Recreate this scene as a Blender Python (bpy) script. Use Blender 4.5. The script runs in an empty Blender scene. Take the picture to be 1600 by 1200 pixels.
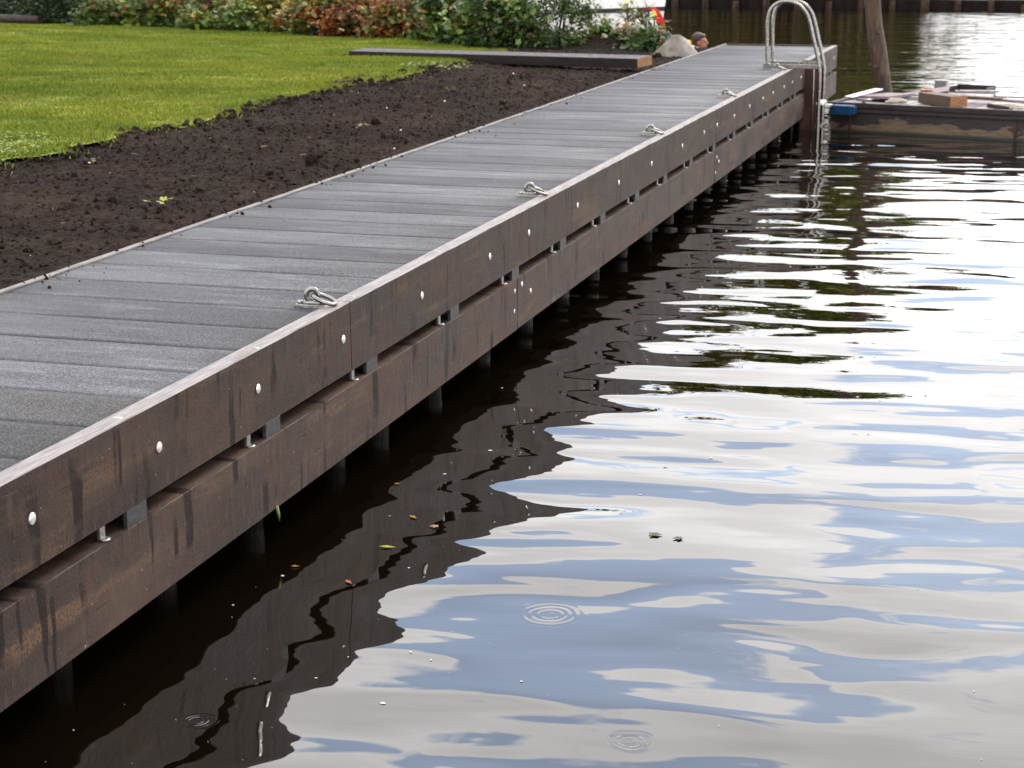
import bpy, bmesh, math, random
import numpy as np
from mathutils import Vector, Matrix
R = math.radians
random.seed(7); rng = np.random.default_rng(7)
scn = bpy.context.scene
col = scn.collection

# ------------------------------------------------------------------ camera
cam_d = bpy.data.cameras.new('camera'); cam = bpy.data.objects.new('camera', cam_d); col.objects.link(cam)
PITCH, YAW = R(13.913), R(16.055)
fwd = Vector((-math.sin(YAW)*math.cos(PITCH), math.cos(YAW)*math.cos(PITCH), -math.sin(PITCH)))
rgt = Vector((math.cos(YAW), math.sin(YAW), 0)); upv = rgt.cross(fwd)
CAM = Vector((2.709, 0.0, 2.30))
m = Matrix((rgt, upv, -fwd)).transposed().to_4x4(); m.translation = CAM
cam.matrix_world = m
cam_d.sensor_width = 36.0; cam_d.lens = 36.0*2850/1600
cam_d.clip_start = 0.1; cam_d.clip_end = 3000
cam_d.dof.use_dof = True; cam_d.dof.focus_distance = 7.8; cam_d.dof.aperture_fstop = 6.5
scn.camera = cam

# ------------------------------------------------------------------ sky, sun, exposure
SUN_AZ, SUN_EL = R(28), R(44)          # azimuth from +Y towards +X
w = bpy.data.worlds.new('World'); scn.world = w; w.use_nodes = True
nt = w.node_tree; nt.nodes.clear()
def wn(t, **k):
    n = nt.nodes.new(t)
    for a, b in k.items(): setattr(n, a, b)
    return n
def wmath(op, a, b=None, clamp=False):
    n = wn('ShaderNodeMath', operation=op, use_clamp=clamp)
    for i, v in enumerate((a, b)):
        if v is None: continue
        if isinstance(v, (int, float)): n.inputs[i].default_value = v
        else: nt.links.new(v, n.inputs[i])
    return n.outputs[0]
sky = wn('ShaderNodeTexSky', sky_type='NISHITA', sun_disc=False)
sky.sun_elevation = SUN_EL; sky.sun_rotation = SUN_AZ; sky.air_density = 1.0; sky.dust_density = 1.0
bgs = wn('ShaderNodeBackground'); bgs.inputs[1].default_value = 0.15
nt.links.new(sky.outputs[0], bgs.inputs[0])
tc = wn('ShaderNodeTexCoord'); sep = wn('ShaderNodeSeparateXYZ'); nt.links.new(tc.outputs['Generated'], sep.inputs[0])
zz = wmath('ADD', wmath('MAXIMUM', sep.outputs[2], 0.0), 0.16)
cmb = wn('ShaderNodeCombineXYZ')
nt.links.new(wmath('DIVIDE', sep.outputs[0], zz), cmb.inputs[0]); nt.links.new(wmath('DIVIDE', sep.outputs[1], zz), cmb.inputs[1])
cmb.inputs[2].default_value = 14.3
n1 = wn('ShaderNodeTexNoise'); n1.inputs['Scale'].default_value = 2.1; n1.inputs['Detail'].default_value = 7; n1.inputs['Roughness'].default_value = 0.52
n1.inputs['Distortion'].default_value = 0.35
nt.links.new(cmb.outputs[0], n1.inputs['Vector'])
mr = wn('ShaderNodeMapRange', interpolation_type='SMOOTHSTEP'); mr.inputs[1].default_value = 0.41; mr.inputs[2].default_value = 0.455; mr.inputs[3].default_value = 0.15
nt.links.new(n1.outputs[0], mr.inputs[0])
n2 = wn('ShaderNodeTexNoise'); n2.inputs['Scale'].default_value = 1.3; n2.inputs['Detail'].default_value = 5
nt.links.new(cmb.outputs[0], n2.inputs['Vector'])
mr2 = wn('ShaderNodeMapRange'); mr2.inputs[1].default_value = 0.44; mr2.inputs[2].default_value = 0.66; mr2.inputs[3].default_value = 1.14; mr2.inputs[4].default_value = 0.86
nt.links.new(wmath('ADD', wmath('MULTIPLY', n1.outputs[0], 0.7), wmath('MULTIPLY', n2.outputs[0], 0.3)), mr2.inputs[0])
bgc = wn('ShaderNodeBackground'); bgc.inputs[0].default_value = (1.0, 0.975, 0.965, 1)
CLOUD = 1.15
nt.links.new(wmath('MULTIPLY', mr2.outputs[0], CLOUD), bgc.inputs[1])
mx = wn('ShaderNodeMixShader'); nt.links.new(mr.outputs[0], mx.inputs[0]); nt.links.new(bgs.outputs[0], mx.inputs[1]); nt.links.new(bgc.outputs[0], mx.inputs[2])
out = wn('ShaderNodeOutputWorld'); nt.links.new(mx.outputs[0], out.inputs[0])

sun_d = bpy.data.lights.new('sun', 'SUN'); sun = bpy.data.objects.new('sun', sun_d); col.objects.link(sun)
sun_d.energy = 1.3; sun_d.angle = R(22); sun_d.color = (1.0, 0.95, 0.88)
sdir = Vector((math.sin(SUN_AZ)*math.cos(SUN_EL), math.cos(SUN_AZ)*math.cos(SUN_EL), math.sin(SUN_EL)))
sun.rotation_euler = sdir.to_track_quat('Z', 'Y').to_euler()
vs = scn.view_settings
vs.view_transform = 'Standard'; vs.look = 'None'; vs.gamma = 1.0; vs.exposure = 1.35; vs.use_curve_mapping = False

# ------------------------------------------------------------------ node material helpers
class NT:
    def __init__(s, name):
        s.m = bpy.data.materials.new(name); s.m.use_nodes = True
        s.t = s.m.node_tree; s.b = s.t.nodes['Principled BSDF']
        s.geo = s.t.nodes.new('ShaderNodeNewGeometry'); s.pos = s.geo.outputs['Position']
    def n(s, t, **k):
        n = s.t.nodes.new(t)
        for a, b in k.items(): setattr(n, a, b)
        return n
    def put(s, sock, v):
        if isinstance(v, (int, float)): sock.default_value = v
        elif isinstance(v, tuple):
            sock.default_value = v if len(v) == len(sock.default_value) else tuple(v)+(1,)
        else: s.t.links.new(v, sock)
    def math(s, op, a, b=0.0, clamp=False):
        n = s.n('ShaderNodeMath', operation=op, use_clamp=clamp)
        s.put(n.inputs[0], a); s.put(n.inputs[1], b); return n.outputs[0]
    def noise(s, scale=1.0, stretch=(1, 1, 1), detail=4, rough=0.55, vec=None, off=(0, 0, 0), dist=0.0, dims='3D'):
        mp = s.n('ShaderNodeMapping'); mp.inputs['Scale'].default_value = tuple(scale*c for c in stretch); mp.inputs['Location'].default_value = off
        s.t.links.new(vec or s.pos, mp.inputs[0])
        n = s.n('ShaderNodeTexNoise', noise_dimensions=dims); n.inputs['Scale'].default_value = 1.0; n.inputs['Detail'].default_value = detail
        n.inputs['Roughness'].default_value = rough; n.inputs['Distortion'].default_value = dist
        s.t.links.new(mp.outputs[0], n.inputs['Vector']); return n.outputs[0]
    def rng(s, v, a, b, c=0.0, d=1.0, smooth=True):
        n = s.n('ShaderNodeMapRange', interpolation_type='SMOOTHSTEP' if smooth else 'LINEAR')
        s.put(n.inputs[0], v)
        for i, q in enumerate((a, b, c, d)): n.inputs[i+1].default_value = q
        return n.outputs[0]
    def mix(s, fac, a, b):
        n = s.n('ShaderNodeMix', data_type='RGBA'); s.put(n.inputs[0], fac); s.put(n.inputs[6], a); s.put(n.inputs[7], b); return n.outputs[2]
    def bump(s, h, dist=0.01, strength=1.0):
        n = s.n('ShaderNodeBump'); n.inputs['Strength'].default_value = strength; n.inputs['Distance'].default_value = dist
        s.put(n.inputs['Height'], h); s.t.links.new(n.outputs[0], s.b.inputs['Normal'])
    def set(s, **k):
        for a, v in k.items(): s.put(s.b.inputs[a.replace('_', ' ')], v)
        return s.m
def simple(name, c1, c2=None, scale=8, stretch=(1, 1, 1), rough=0.6, bscale=40, bdist=0.002, metal=0.0, detail=5, lo=0.35, hi=0.65, spec=0.3):
    k = NT(name); c2 = c2 or tuple(x*0.7 for x in c1)
    f = k.rng(k.noise(scale, stretch, detail), lo, hi)
    k.bump(k.noise(bscale, stretch, 4), bdist)
    rr = k.rng(k.noise(scale*2.3, stretch, 3), 0.3, 0.7, max(rough-.1, .02), min(rough+.1, 1))
    return k.set(Base_Color=k.mix(f, c1, c2), Roughness=rr, Metallic=metal, Specular_IOR_Level=spec if metal < .3 else 0.5)

# ------------------------------------------------------------------ mesh helpers
def tag(o, label=None, cat=None, group=None, kind=None):
    if label: o['label'] = label
    if cat: o['category'] = cat
    if group: o['group'] = group
    if kind: o['kind'] = kind
    return o
def link(name, me, parent=None):
    o = bpy.data.objects.new(name, me); col.objects.link(o)
    if parent: o.parent = parent
    return o
def empty(name, loc=(0, 0, 0), rz=0.0):
    o = bpy.data.objects.new(name, None); col.objects.link(o); o.location = loc; o.rotation_euler = (0, 0, rz)
    o.empty_display_size = 0.1
    return o
def np_mesh(name, V, F, mat=None, smooth=True, colors=None):
    V = np.asarray(V, dtype=np.float32); F = np.asarray(F, dtype=np.int32)
    me = bpy.data.meshes.new(name); k = F.shape[1]
    me.vertices.add(len(V)); me.vertices.foreach_set('co', V.ravel())
    me.loops.add(F.size); me.loops.foreach_set('vertex_index', F.ravel())
    me.polygons.add(len(F)); me.polygons.foreach_set('loop_start', np.arange(0, F.size, k, dtype=np.int32))
    me.polygons.foreach_set('loop_total', np.full(len(F), k, dtype=np.int32))
    me.polygons.foreach_set('use_smooth', np.full(len(F), smooth, dtype=bool))
    if colors is not None:
        a = me.attributes.new('Col', 'FLOAT_COLOR', 'POINT')
        c = np.ones((len(V), 4), dtype=np.float32); c[:, :3] = colors; a.data.foreach_set('color', c.ravel())
    me.update(); me.validate()
    if mat: me.materials.append(mat)
    return me
class MB:
    """collects shapes into one mesh"""
    def __init__(s): s.bm = bmesh.new()
    def box(s, x0, x1, y0, y1, z0, z1, bevel=0.0, mi=0, M=None, top_mi=None):
        r = bmesh.ops.create_cube(s.bm, size=1.0); vs_ = r['verts']
        for v in vs_: v.co = Vector(((x0+x1)/2+v.co.x*(x1-x0), (y0+y1)/2+v.co.y*(y1-y0), (z0+z1)/2+v.co.z*(z1-z0)))
        fs = set(f for v in vs_ for f in v.link_faces)
        if bevel > 0:
            es = set(e for v in vs_ for e in v.link_edges)
            rb = bmesh.ops.bevel(s.bm, geom=list(es), offset=bevel, segments=2, profile=0.6, affect='EDGES')
            fs = set(rb['faces'])|set(f for v in rb['verts'] for f in v.link_faces)
        for f in fs:
            f.material_index = mi
            if top_mi is not None:
                f.normal_update()
                if f.normal.z > 0.5: f.material_index = top_mi
        if M is not None:
            for v in set(v for f in fs for v in f.verts): v.co = M @ v.co
        return s
    def tube(s, pts, r, seg=12, caps=True, mi=0, closed=False):
        pts = [Vector(p) for p in pts]; n = len(pts)
        rs = r if isinstance(r, (list, tuple)) else [r]*n
        rings = []; ref = None
        for i, p in enumerate(pts):
            if closed: t = (pts[(i+1) % n]-pts[i-1]).normalized()
            else: t = (pts[min(i+1, n-1)]-pts[max(i-1, 0)]).normalized()
            if ref is None: ref = t.orthogonal().normalized()
            ref = (ref-t*ref.dot(t)).normalized(); b = t.cross(ref)
            rings.append([s.bm.verts.new(p+(ref*math.cos(2*math.pi*k/seg)+b*math.sin(2*math.pi*k/seg))*rs[i]) for k in range(seg)])
        rr = list(range(n-1))+([n-1] if closed else [])
        for i in rr:
            A, B = rings[i], rings[(i+1) % n]
            for k in range(seg):
                f = s.bm.faces.new((A[k], A[(k+1) % seg], B[(k+1) % seg], B[k])); f.smooth = True; f.material_index = mi
        if caps and not closed:
            s.bm.faces.new(rings[0][::-1]).material_index = mi; s.bm.faces.new(rings[-1]).material_index = mi
        return s
    def ell(s, c, r, seg=16, rings=10, M=None):
        q = bmesh.ops.create_uvsphere(s.bm, u_segments=seg, v_segments=rings, radius=1.0)
        for v in q['verts']:
            v.co = Vector((v.co.x*r[0], v.co.y*r[1], v.co.z*r[2]))
            if M is not None: v.co = M @ v.co
            v.co += Vector(c)
            for f in v.link_faces: f.smooth = True
        return s
    def lathe(s, prof, c=(0, 0, 0), seg=12, axis='Z'):
        rings = []
        for (r, h) in prof:
            ring = []
            for k in range(seg):
                a = 2*math.pi*k/seg
                p = Vector((r*math.cos(a), r*math.sin(a), h)) if axis == 'Z' else Vector((h, r*math.cos(a), r*math.sin(a)))
                ring.append(s.bm.verts.new(p+Vector(c)))
            rings.append(ring)
        for A, B in zip(rings, rings[1:]):
            for k in range(seg): f = s.bm.faces.new((A[k], A[(k+1) % seg], B[(k+1) % seg], B[k])); f.smooth = True
        s.bm.faces.new(rings[-1]); s.bm.faces.new(rings[0][::-1])
        return s
    def prism(s, poly, z0, z1):
        a = [s.bm.verts.new((x, y, z0)) for x, y in poly]; b = [s.bm.verts.new((x, y, z1)) for x, y in poly]
        s.bm.faces.new(a[::-1]); s.bm.faces.new(b)
        for i in range(len(poly)): j = (i+1) % len(poly); s.bm.faces.new((a[i], a[j], b[j], b[i]))
        return s
    def mesh(s, name, *mats):
        bmesh.ops.recalc_face_normals(s.bm, faces=s.bm.faces[:])
        me = bpy.data.meshes.new(name); s.bm.to_mesh(me); s.bm.free()
        for q in mats: me.materials.append(q)
        return me
    def build(s, name, mats, parent=None):
        mats = mats if isinstance(mats, (list, tuple)) else [mats]
        return link(name, s.mesh(name, *mats), parent)

# numpy value noise
def vnoise(x, y, seed=0):
    xi = np.floor(x).astype(np.int64); yi = np.floor(y).astype(np.int64); fx = x-xi; fy = y-yi
    fx = fx*fx*(3-2*fx); fy = fy*fy*(3-2*fy)
    def h(a, b):
        n = (a*374761393+b*668265263+seed*974711) & 0xFFFFFFFF
        n = ((n ^ (n >> 13))*1274126177) & 0xFFFFFFFF
        return ((n ^ (n >> 16)) & 0xFFFF)/65535.0
    return (h(xi, yi)*(1-fx)+h(xi+1, yi)*fx)*(1-fy)+(h(xi, yi+1)*(1-fx)+h(xi+1, yi+1)*fx)*fy
def fbm(x, y, s, oct=4, seed=0, gain=0.5):
    r = 0; a = 1; t = 0
    for i in range(oct):
        r = r+a*vnoise(x*s*2**i, y*s*2**i, seed+i*17); t += a; a *= gain
    return r/t
def in_view(P, margin=120):
    d = P-np.array(CAM); F = np.array(fwd); Rr = np.array(rgt); U = np.array(upv)
    z = d@F; x = 800+2850*(d@Rr)/z; y = 600-2850*(d@U)/z
    return (z > 0.2) & (x > -margin) & (x < 1600+margin) & (y > -margin) & (y < 1200+margin)

# ------------------------------------------------------------------ materials
def mat_water():
    k = NT('pond_water')
    # wave coordinates: a along the crests, b across them
    mp = k.n('ShaderNodeMapping', vector_type='POINT'); mp.inputs['Rotation'].default_value = (0, 0, -YAW+R(9)); k.t.links.new(k.pos, mp.inputs[0]); v = mp.outputs[0]
    sp = k.n('ShaderNodeSeparateXYZ'); k.t.links.new(k.pos, sp.inputs[0])
    far = k.rng(sp.outputs[1], 7.0, 14.0); vfar = k.rng(sp.outputs[1], 18.0, 34.0)
    big = k.noise(1.0, (0.72, 1.40, 1), 0.0, 0.4, vec=v)
    med = k.noise(1.0, (1.55, 3.3, 1), 0.0, 0.45, vec=v, off=(3.1, 7.7, 0), dist=0.35)
    sml = k.noise(1.0, (3.0, 9.0, 1), 1.0, 0.5, vec=v, off=(1.3, 2.9, 0))
    h = k.math('MULTIPLY', big, 0.036)
    h = k.math('ADD', h, k.math('MULTIPLY', med, k.math('ADD', k.math('MULTIPLY', far, 0.009), 0.012)))
    h = k.math('ADD', h, k.math('MULTIPLY', sml, k.math('ADD', k.math('ADD', k.math('MULTIPLY', vfar, 0.0045), k.math('MULTIPLY', far, 0.0008)), 0.0007)))
    # rings left by single drops
    for (cx, cy, r0, amp) in ((1.19, 5.76, 0.11, 0.00028), (1.677, 4.838, 0.065, 0.0005), (0.40, 4.62, 0.05, 0.0005)):
        wp = k.n('ShaderNodeTexNoise'); wp.inputs['Scale'].default_value = 9.0; wp.inputs['Detail'].default_value = 0.0; k.t.links.new(k.pos, wp.inputs['Vector'])
        wo = k.n('ShaderNodeVectorMath', operation='SCALE'); k.t.links.new(wp.outputs['Color'], wo.inputs[0]); wo.inputs['Scale'].default_value = 0.018
        wa = k.n('ShaderNodeVectorMath', operation='ADD'); k.t.links.new(k.pos, wa.inputs[0]); k.t.links.new(wo.outputs[0], wa.inputs[1])
        d = k.n('ShaderNodeVectorMath', operation='DISTANCE'); k.t.links.new(wa.outputs[0], d.inputs[0]); d.inputs[1].default_value = (cx+.009, cy+.009, 0.009)
        env = k.math('POWER', 2.718, k.math('MULTIPLY', k.math('POWER', k.math('DIVIDE', k.math('SUBTRACT', d.outputs['Value'], r0*0.62), r0*0.36), 2.0), -1.0))
        wv = k.math('SINE', k.math('MULTIPLY', d.outputs['Value'], 2*math.pi/(r0*0.27)))
        h = k.math('ADD', h, k.math('MULTIPLY', k.math('MULTIPLY', wv, env), amp))
    k.bump(h, 1.0, 1.0)
    return k.set(Base_Color=(0.0022, 0.0015, 0.0007), Roughness=0.01, IOR=1.74)
def mat_beam(name, g, tan):
    k = NT(name)
    sp = k.n('ShaderNodeSeparateXYZ'); k.t.links.new(k.pos, sp.inputs[0]); Y, Z = sp.outputs[1], sp.outputs[2]
    a = k.noise(1.0, (3, 1.3, 4.0), 5, 0.6); fine = k.noise(1.0, (30, 34, 9), 4, 0.6); spk = k.noise(1.0, (150, 150, 90), 2, 0.5)
    c = k.mix(k.rng(a, 0.34, 0.66), (0.0160*g, 0.0105*g, 0.0090*g), (0.037*g, 0.0235*g, 0.0175*g))
    c = k.mix(k.math('MULTIPLY', k.rng(fine, 0.52, 0.75), 0.38), c, (0.068*g, 0.041*g, 0.026*g))
    # paler scuffed wood in ragged horizontal patches
    sc_ = k.rng(k.noise(1.0, (2, 0.9, 7.5), 6, 0.66, off=(0, 4.3, 1.9)), 0.53, 0.66)
    c = k.mix(k.math('MULTIPLY', k.math('MULTIPLY', sc_, k.rng(spk, 0.36, 0.58)), tan), c, (0.098, 0.057, 0.032))
    # dark runs of tar, each tapering down the face
    warp = k.math('ADD', Y, k.math('MULTIPLY', k.noise(1.0, (1, 2.5, 5.0), 3), 0.06))
    cv = k.n('ShaderNodeCombineXYZ'); k.put(cv.inputs[0], warp); k.put(cv.inputs[1], k.math('MULTIPLY', Z, 0.7))
    run = k.rng(k.noise(1.0, (17.0, 1.5, 1), 1.0, 0.5, vec=cv.outputs[0]), 0.57, 0.625)
    run = k.math('MULTIPLY', run, k.rng(k.noise(1.0, (1, 3, 4), 3, off=(9, 1, 2)), 0.44, 0.56))
    c = k.mix(k.math('MULTIPLY', run, 0.92), c, (0.0060, 0.0028, 0.0022))
    rust = k.rng(k.noise(1.0, (6, 5, 6), 3, 0.5, off=(2, 2, 8)), 0.60, 0.70)
    c = k.mix(k.math('MULTIPLY', rust, 0.4), c, (0.055, 0.02, 0.010))
    # hairline scratches along the timber and pale flecks
    scr = k.rng(k.noise(1.0, (3, 2.2, 55), 2, 0.5, off=(1, 6, 4), dist=0.5), 0.70, 0.74)
    c = k.mix(k.math('MULTIPLY', scr, 0.7), c, (0.008, 0.005, 0.004))
    fl = k.rng(k.noise(1.0, (60, 60, 60), 1, 0.4, off=(5, 1, 3)), 0.78, 0.82)
    c = k.mix(k.math('MULTIPLY', fl, 0.7), c, (0.30, 0.26, 0.22))
    hh = k.math('ADD', k.math('MULTIPLY', fine, 0.5), k.math('ADD', k.math('MULTIPLY', spk, 0.5), k.math('SUBTRACT', k.math('MULTIPLY', a, 2.0), k.math('MULTIPLY', scr, 0.5))))
    k.bump(hh, 0.004)
    return k.set(Base_Color=c, Roughness=k.rng(a, 0.3, 0.7, 0.52, 0.72), Specular_IOR_Level=0.17)
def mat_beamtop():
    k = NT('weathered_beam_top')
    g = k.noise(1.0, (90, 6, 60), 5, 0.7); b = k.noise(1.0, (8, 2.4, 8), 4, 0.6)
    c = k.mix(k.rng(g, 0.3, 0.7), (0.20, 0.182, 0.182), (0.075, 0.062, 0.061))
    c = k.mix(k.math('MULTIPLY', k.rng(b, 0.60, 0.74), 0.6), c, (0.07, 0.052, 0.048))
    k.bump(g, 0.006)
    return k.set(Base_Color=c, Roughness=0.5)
def mat_deck(name, lo, hi, pale, rough):
    k = NT(name)
    grit = k.noise(170, (1, 1, 1), 2, 0.7); broad = k.noise(1.0, (1.1, 3.4, 1), 5, 0.62); streak = k.noise(1.0, (1.6, 9.0, 1), 4, 0.6, off=(3, 5, 0))
    oi = k.n('ShaderNodeObjectInfo')
    c = k.mix(k.rng(broad, 0.3, 0.7), lo, hi)
    c = k.mix(k.math('MULTIPLY', k.rng(streak, 0.50, 0.70), 0.8), c, pale)
    c = k.mix(k.rng(grit, 0.42, 0.68), k.mix(0.6, c, (0.010, 0.010, 0.012)), k.mix(0.26, c, (0.36, 0.36, 0.38)))
    c = k.mix(k.math('MULTIPLY', oi.outputs['Random'], 0.45), c, (0.022, 0.023, 0.027))
    k.bump(grit, 0.0022)
    rr = k.math('ADD', k.rng(broad, 0.3, 0.7, rough+.08, rough-.06), k.math('MULTIPLY', oi.outputs['Random'], 0.10))
    return k.set(Base_Color=c, Roughness=rr, Specular_IOR_Level=0.16)
def mat_soil():
    k = NT('peat_soil')
    a = k.noise(1.0, (1, 1, 1), 6, 0.65); b = k.noise(45, (1, 1, 1), 5, 0.7); g = k.noise(190, (1, 1, 1), 3, 0.6)
    c = k.mix(k.rng(b, 0.35, 0.7), (0.0075, 0.0048, 0.0040), (0.026, 0.0168, 0.0135))
    c = k.mix(k.math('MULTIPLY', k.rng(a, 0.45, 0.68), 0.6), c, (0.034, 0.0225, 0.0145))
    c = k.mix(k.math('MULTIPLY', k.rng(k.noise(0.6, (1, 1, 1), 4, 0.6, off=(4, 9, 2)), 0.45, 0.65), 0.5), c, (0.0085, 0.0055, 0.0048))
    c = k.mix(k.math('MULTIPLY', k.rng(g, 0.72, 0.80), 0.55), c, (0.13, 0.10, 0.07))
    k.bump(k.math('ADD', b, k.math('MULTIPLY', g, 0.4)), 0.018)
    return k.set(Base_Color=c, Roughness=0.9, Specular_IOR_Level=0.08)
def mat_lawn(name, d):
    k = NT(name)
    a = k.noise(1.0, (0.5, 1.0, 1), 6, 0.68); b = k.noise(1.0, (7, 7, 7), 4, 0.6); y = k.noise(1.0, (1.1, 2.2, 1), 4, 0.6, off=(7, 2, 1))
    c = k.mix(k.rng(a, 0.32, 0.68), (0.078*d, 0.112*d, 0.009*d), (0.150*d, 0.172*d, 0.016*d))
    c = k.mix(k.math('MULTIPLY', k.rng(y, 0.56, 0.74), 0.7), c, (0.20*d, 0.165*d, 0.04*d))
    c = k.mix(k.math('MULTIPLY', k.rng(b, 0.5, 0.75), 0.4), c, (0.055*d, 0.08*d, 0.011*d))
    k.bump(b, 0.02)
    return k.set(Base_Color=c, Roughness=0.7, Specular_IOR_Level=0.12)
def mat_leaf(name='leaf', trans=0.25, rough=0.45):
    k = NT(name)
    at = k.n('ShaderNodeAttribute', attribute_name='Col')
    v = k.noise(30, (1, 1, 1), 3); c = k.mix(k.math('MULTIPLY', k.rng(v, 0.4, 0.75), 0.35), at.outputs['Color'], (0.02, 0.02, 0.01))
    k.set(Base_Color=c, Roughness=rough, Specular_IOR_Level=0.35)
    tr = k.n('ShaderNodeBsdfTranslucent'); k.t.links.new(c, tr.inputs[0])
    mxs = k.n('ShaderNodeMixShader'); mxs.inputs[0].default_value = trans
    k.t.links.new(k.b.outputs[0], mxs.inputs[1]); k.t.links.new(tr.outputs[0], mxs.inputs[2])
    o = k.t.nodes['Material Output']; k.t.links.new(mxs.outputs[0], o.inputs[0])
    return k.m
def mat_hull():
    k = NT('peeling_hull')
    sp = k.n('ShaderNodeSeparateXYZ'); k.t.links.new(k.pos, sp.inputs[0])
    f = k.noise(1.0, (2.6, 2.6, 5.5), 6, 0.6); z = sp.outputs[2]
    edge = k.math('ADD', f, k.rng(z, 0.05, 0.27, 0.20, -0.26, False))
    peel = k.rng(edge, 0.535, 0.56)
    g = k.noise(1.0, (8, 8, 40), 4, 0.6)
    tan = k.mix(k.rng(g, 0.35, 0.7), (0.115, 0.078, 0.045), (0.055, 0.037, 0.022))
    drk = k.mix(k.rng(g, 0.3, 0.7), (0.021, 0.010, 0.009), (0.010, 0.007, 0.007))
    c = k.mix(peel, drk, tan)
    c = k.mix(k.rng(z, 0.015, 0.055, 1.0, 0.0), c, (0.008, 0.010, 0.006))
    k.bump(k.math('ADD', g, peel), 0.004)
    return k.set(Base_Color=c, Roughness=0.5)
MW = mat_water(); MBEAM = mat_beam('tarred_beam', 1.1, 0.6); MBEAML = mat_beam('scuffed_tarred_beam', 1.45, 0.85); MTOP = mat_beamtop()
MDECK = mat_deck('grit_deck', (0.033, 0.036, 0.045), (0.060, 0.065, 0.079), (0.165, 0.175, 0.196), 0.56)  # bluish tint in these colours stands in for sky reflected on the deck
MDECKD = mat_deck('dark_grit_deck', (0.018, 0.0165, 0.0165), (0.025, 0.023, 0.023), (0.033, 0.031, 0.030), 0.6)  # darker, browner grit for the planks at the near end
MSOIL = mat_soil(); MLAWN = mat_lawn('lawn_ground', 1.1); MGRASS = mat_lawn('grass_blade', 1.05); MLEAF = mat_leaf(); MFAR = mat_leaf('far_leaf', 0.2, 0.6)
MHULL = mat_hull()
MSTEEL = simple('stainless_steel', (0.25, 0.24, 0.225), (0.17, 0.16, 0.15), 30, rough=0.27, bscale=120, bdist=0.0004, metal=1.0)
MGALV = simple('galvanised_steel', (0.30, 0.295, 0.28), (0.19, 0.185, 0.175), 60, rough=0.42, bscale=200, bdist=0.0006, metal=0.85)
MBOLT = simple('zinc_bolt', (0.62, 0.62, 0.58), (0.42, 0.42, 0.39), 150, rough=0.33, bscale=250, bdist=0.0004, metal=0.55)
MPLATE = simple('grey_spacer', (0.036, 0.035, 0.036), (0.020, 0.019, 0.019), 40, rough=0.6, bscale=150, bdist=0.0008)
MPILE = simple('wet_pile', (0.0045, 0.0032, 0.0025), (0.011, 0.008, 0.006), 9, (3, 3, 0.7), 0.5, 30, 0.006)
MRUST = simple('rusty_steel', (0.055, 0.018, 0.010), (0.020, 0.008, 0.007), 7, (1, 1, 0.6), 0.55, 60, 0.003)
MBATTEN = simple('pale_batten', (0.15, 0.135, 0.132), (0.085, 0.074, 0.072), 14, (3, 0.4, 3), 0.6, 60, 0.002)
MFLAT = simple('smooth_black_timber', (0.008, 0.0055, 0.006), (0.015, 0.010, 0.010), 6, (1, 1, 4), 0.4, 50, 0.002, spec=0.22)
MCUT = simple('fresh_cut_wood', (0.26, 0.135, 0.055), (0.15, 0.07, 0.03), 25, (1, 1, 3), 0.65, 80, 0.002)
MGRAN = simple('grey_granite', (0.22, 0.20, 0.175), (0.12, 0.105, 0.09), 9, (1, 1, 1), 0.75, 60, 0.006)
MCONC = simple('pale_concrete', (0.36, 0.34, 0.31), (0.25, 0.23, 0.21), 8, (1, 1, 1), 0.8, 60, 0.003)
MBARK = simple('debarked_log', (0.085, 0.048, 0.028), (0.022, 0.014, 0.011), 9, (2.5, 2.5, 0.4), 0.6, 26, 0.02)
MPALE = simple('pale_boards', (0.30, 0.28, 0.275), (0.16, 0.145, 0.145), 9, (1, 5, 1), 0.55, 60, 0.002)
MLILAC = simple('grey_lilac_board', (0.20, 0.155, 0.165), (0.12, 0.09, 0.10), 7, (1, 3, 1), 0.6, 60, 0.002)
MDKWOOD = simple('dark_wood', (0.028, 0.017, 0.015), (0.014, 0.010, 0.010), 8, (1, 1, 3), 0.5, 50, 0.003)
MBRWOOD = simple('brown_wood', (0.085, 0.052, 0.034), (0.045, 0.028, 0.02), 10, (2, 2, 8), 0.6, 50, 0.003)
MBLUE = simple('blue_plastic', (0.004, 0.038, 0.105), (0.003, 0.022, 0.06), 9, (1, 1, 1), 0.4, 60, 0.002)
MORANGE = simple('orange_plastic', (0.30, 0.10, 0.02), (0.20, 0.065, 0.015), 9, rough=0.5)
MWHITE = simple('white_paint', (0.78, 0.76, 0.73), (0.68, 0.66, 0.63), 3, rough=0.3, bdist=0.0005)
MDARK = simple('black_rubber', (0.012, 0.012, 0.013), (0.02, 0.02, 0.02), 9, rough=0.5)
MRED = simple('red_cloth', (0.34, 0.005, 0.006), (0.22, 0.004, 0.005), 6, rough=0.85, spec=0.05, bscale=30, bdist=0.004)
MROPE = simple('rope', (0.45, 0.40, 0.33), (0.26, 0.22, 0.18), 60, rough=0.8, bscale=200, bdist=0.004)
MSKIN = simple('skin', (0.30, 0.125, 0.09), (0.22, 0.085, 0.06), 25, rough=0.5, bscale=80, bdist=0.001)
MHAIR = simple('brown_hair', (0.050, 0.026, 0.016), (0.024, 0.013, 0.009), 60, (3, 3, 0.6), 0.5, 160, 0.004)
MYEL = simple('yellow_fabric', (0.72, 0.42, 0.02), (0.60, 0.33, 0.015), 14, rough=0.7, bscale=60, bdist=0.003)
MCREAM = simple('cream_fabric', (0.62, 0.54, 0.36), (0.52, 0.44, 0.28), 14, rough=0.8, bscale=60, bdist=0.003)
MTROU = simple('navy_fabric', (0.02, 0.025, 0.05), (0.012, 0.015, 0.03), 14, rough=0.8)
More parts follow.
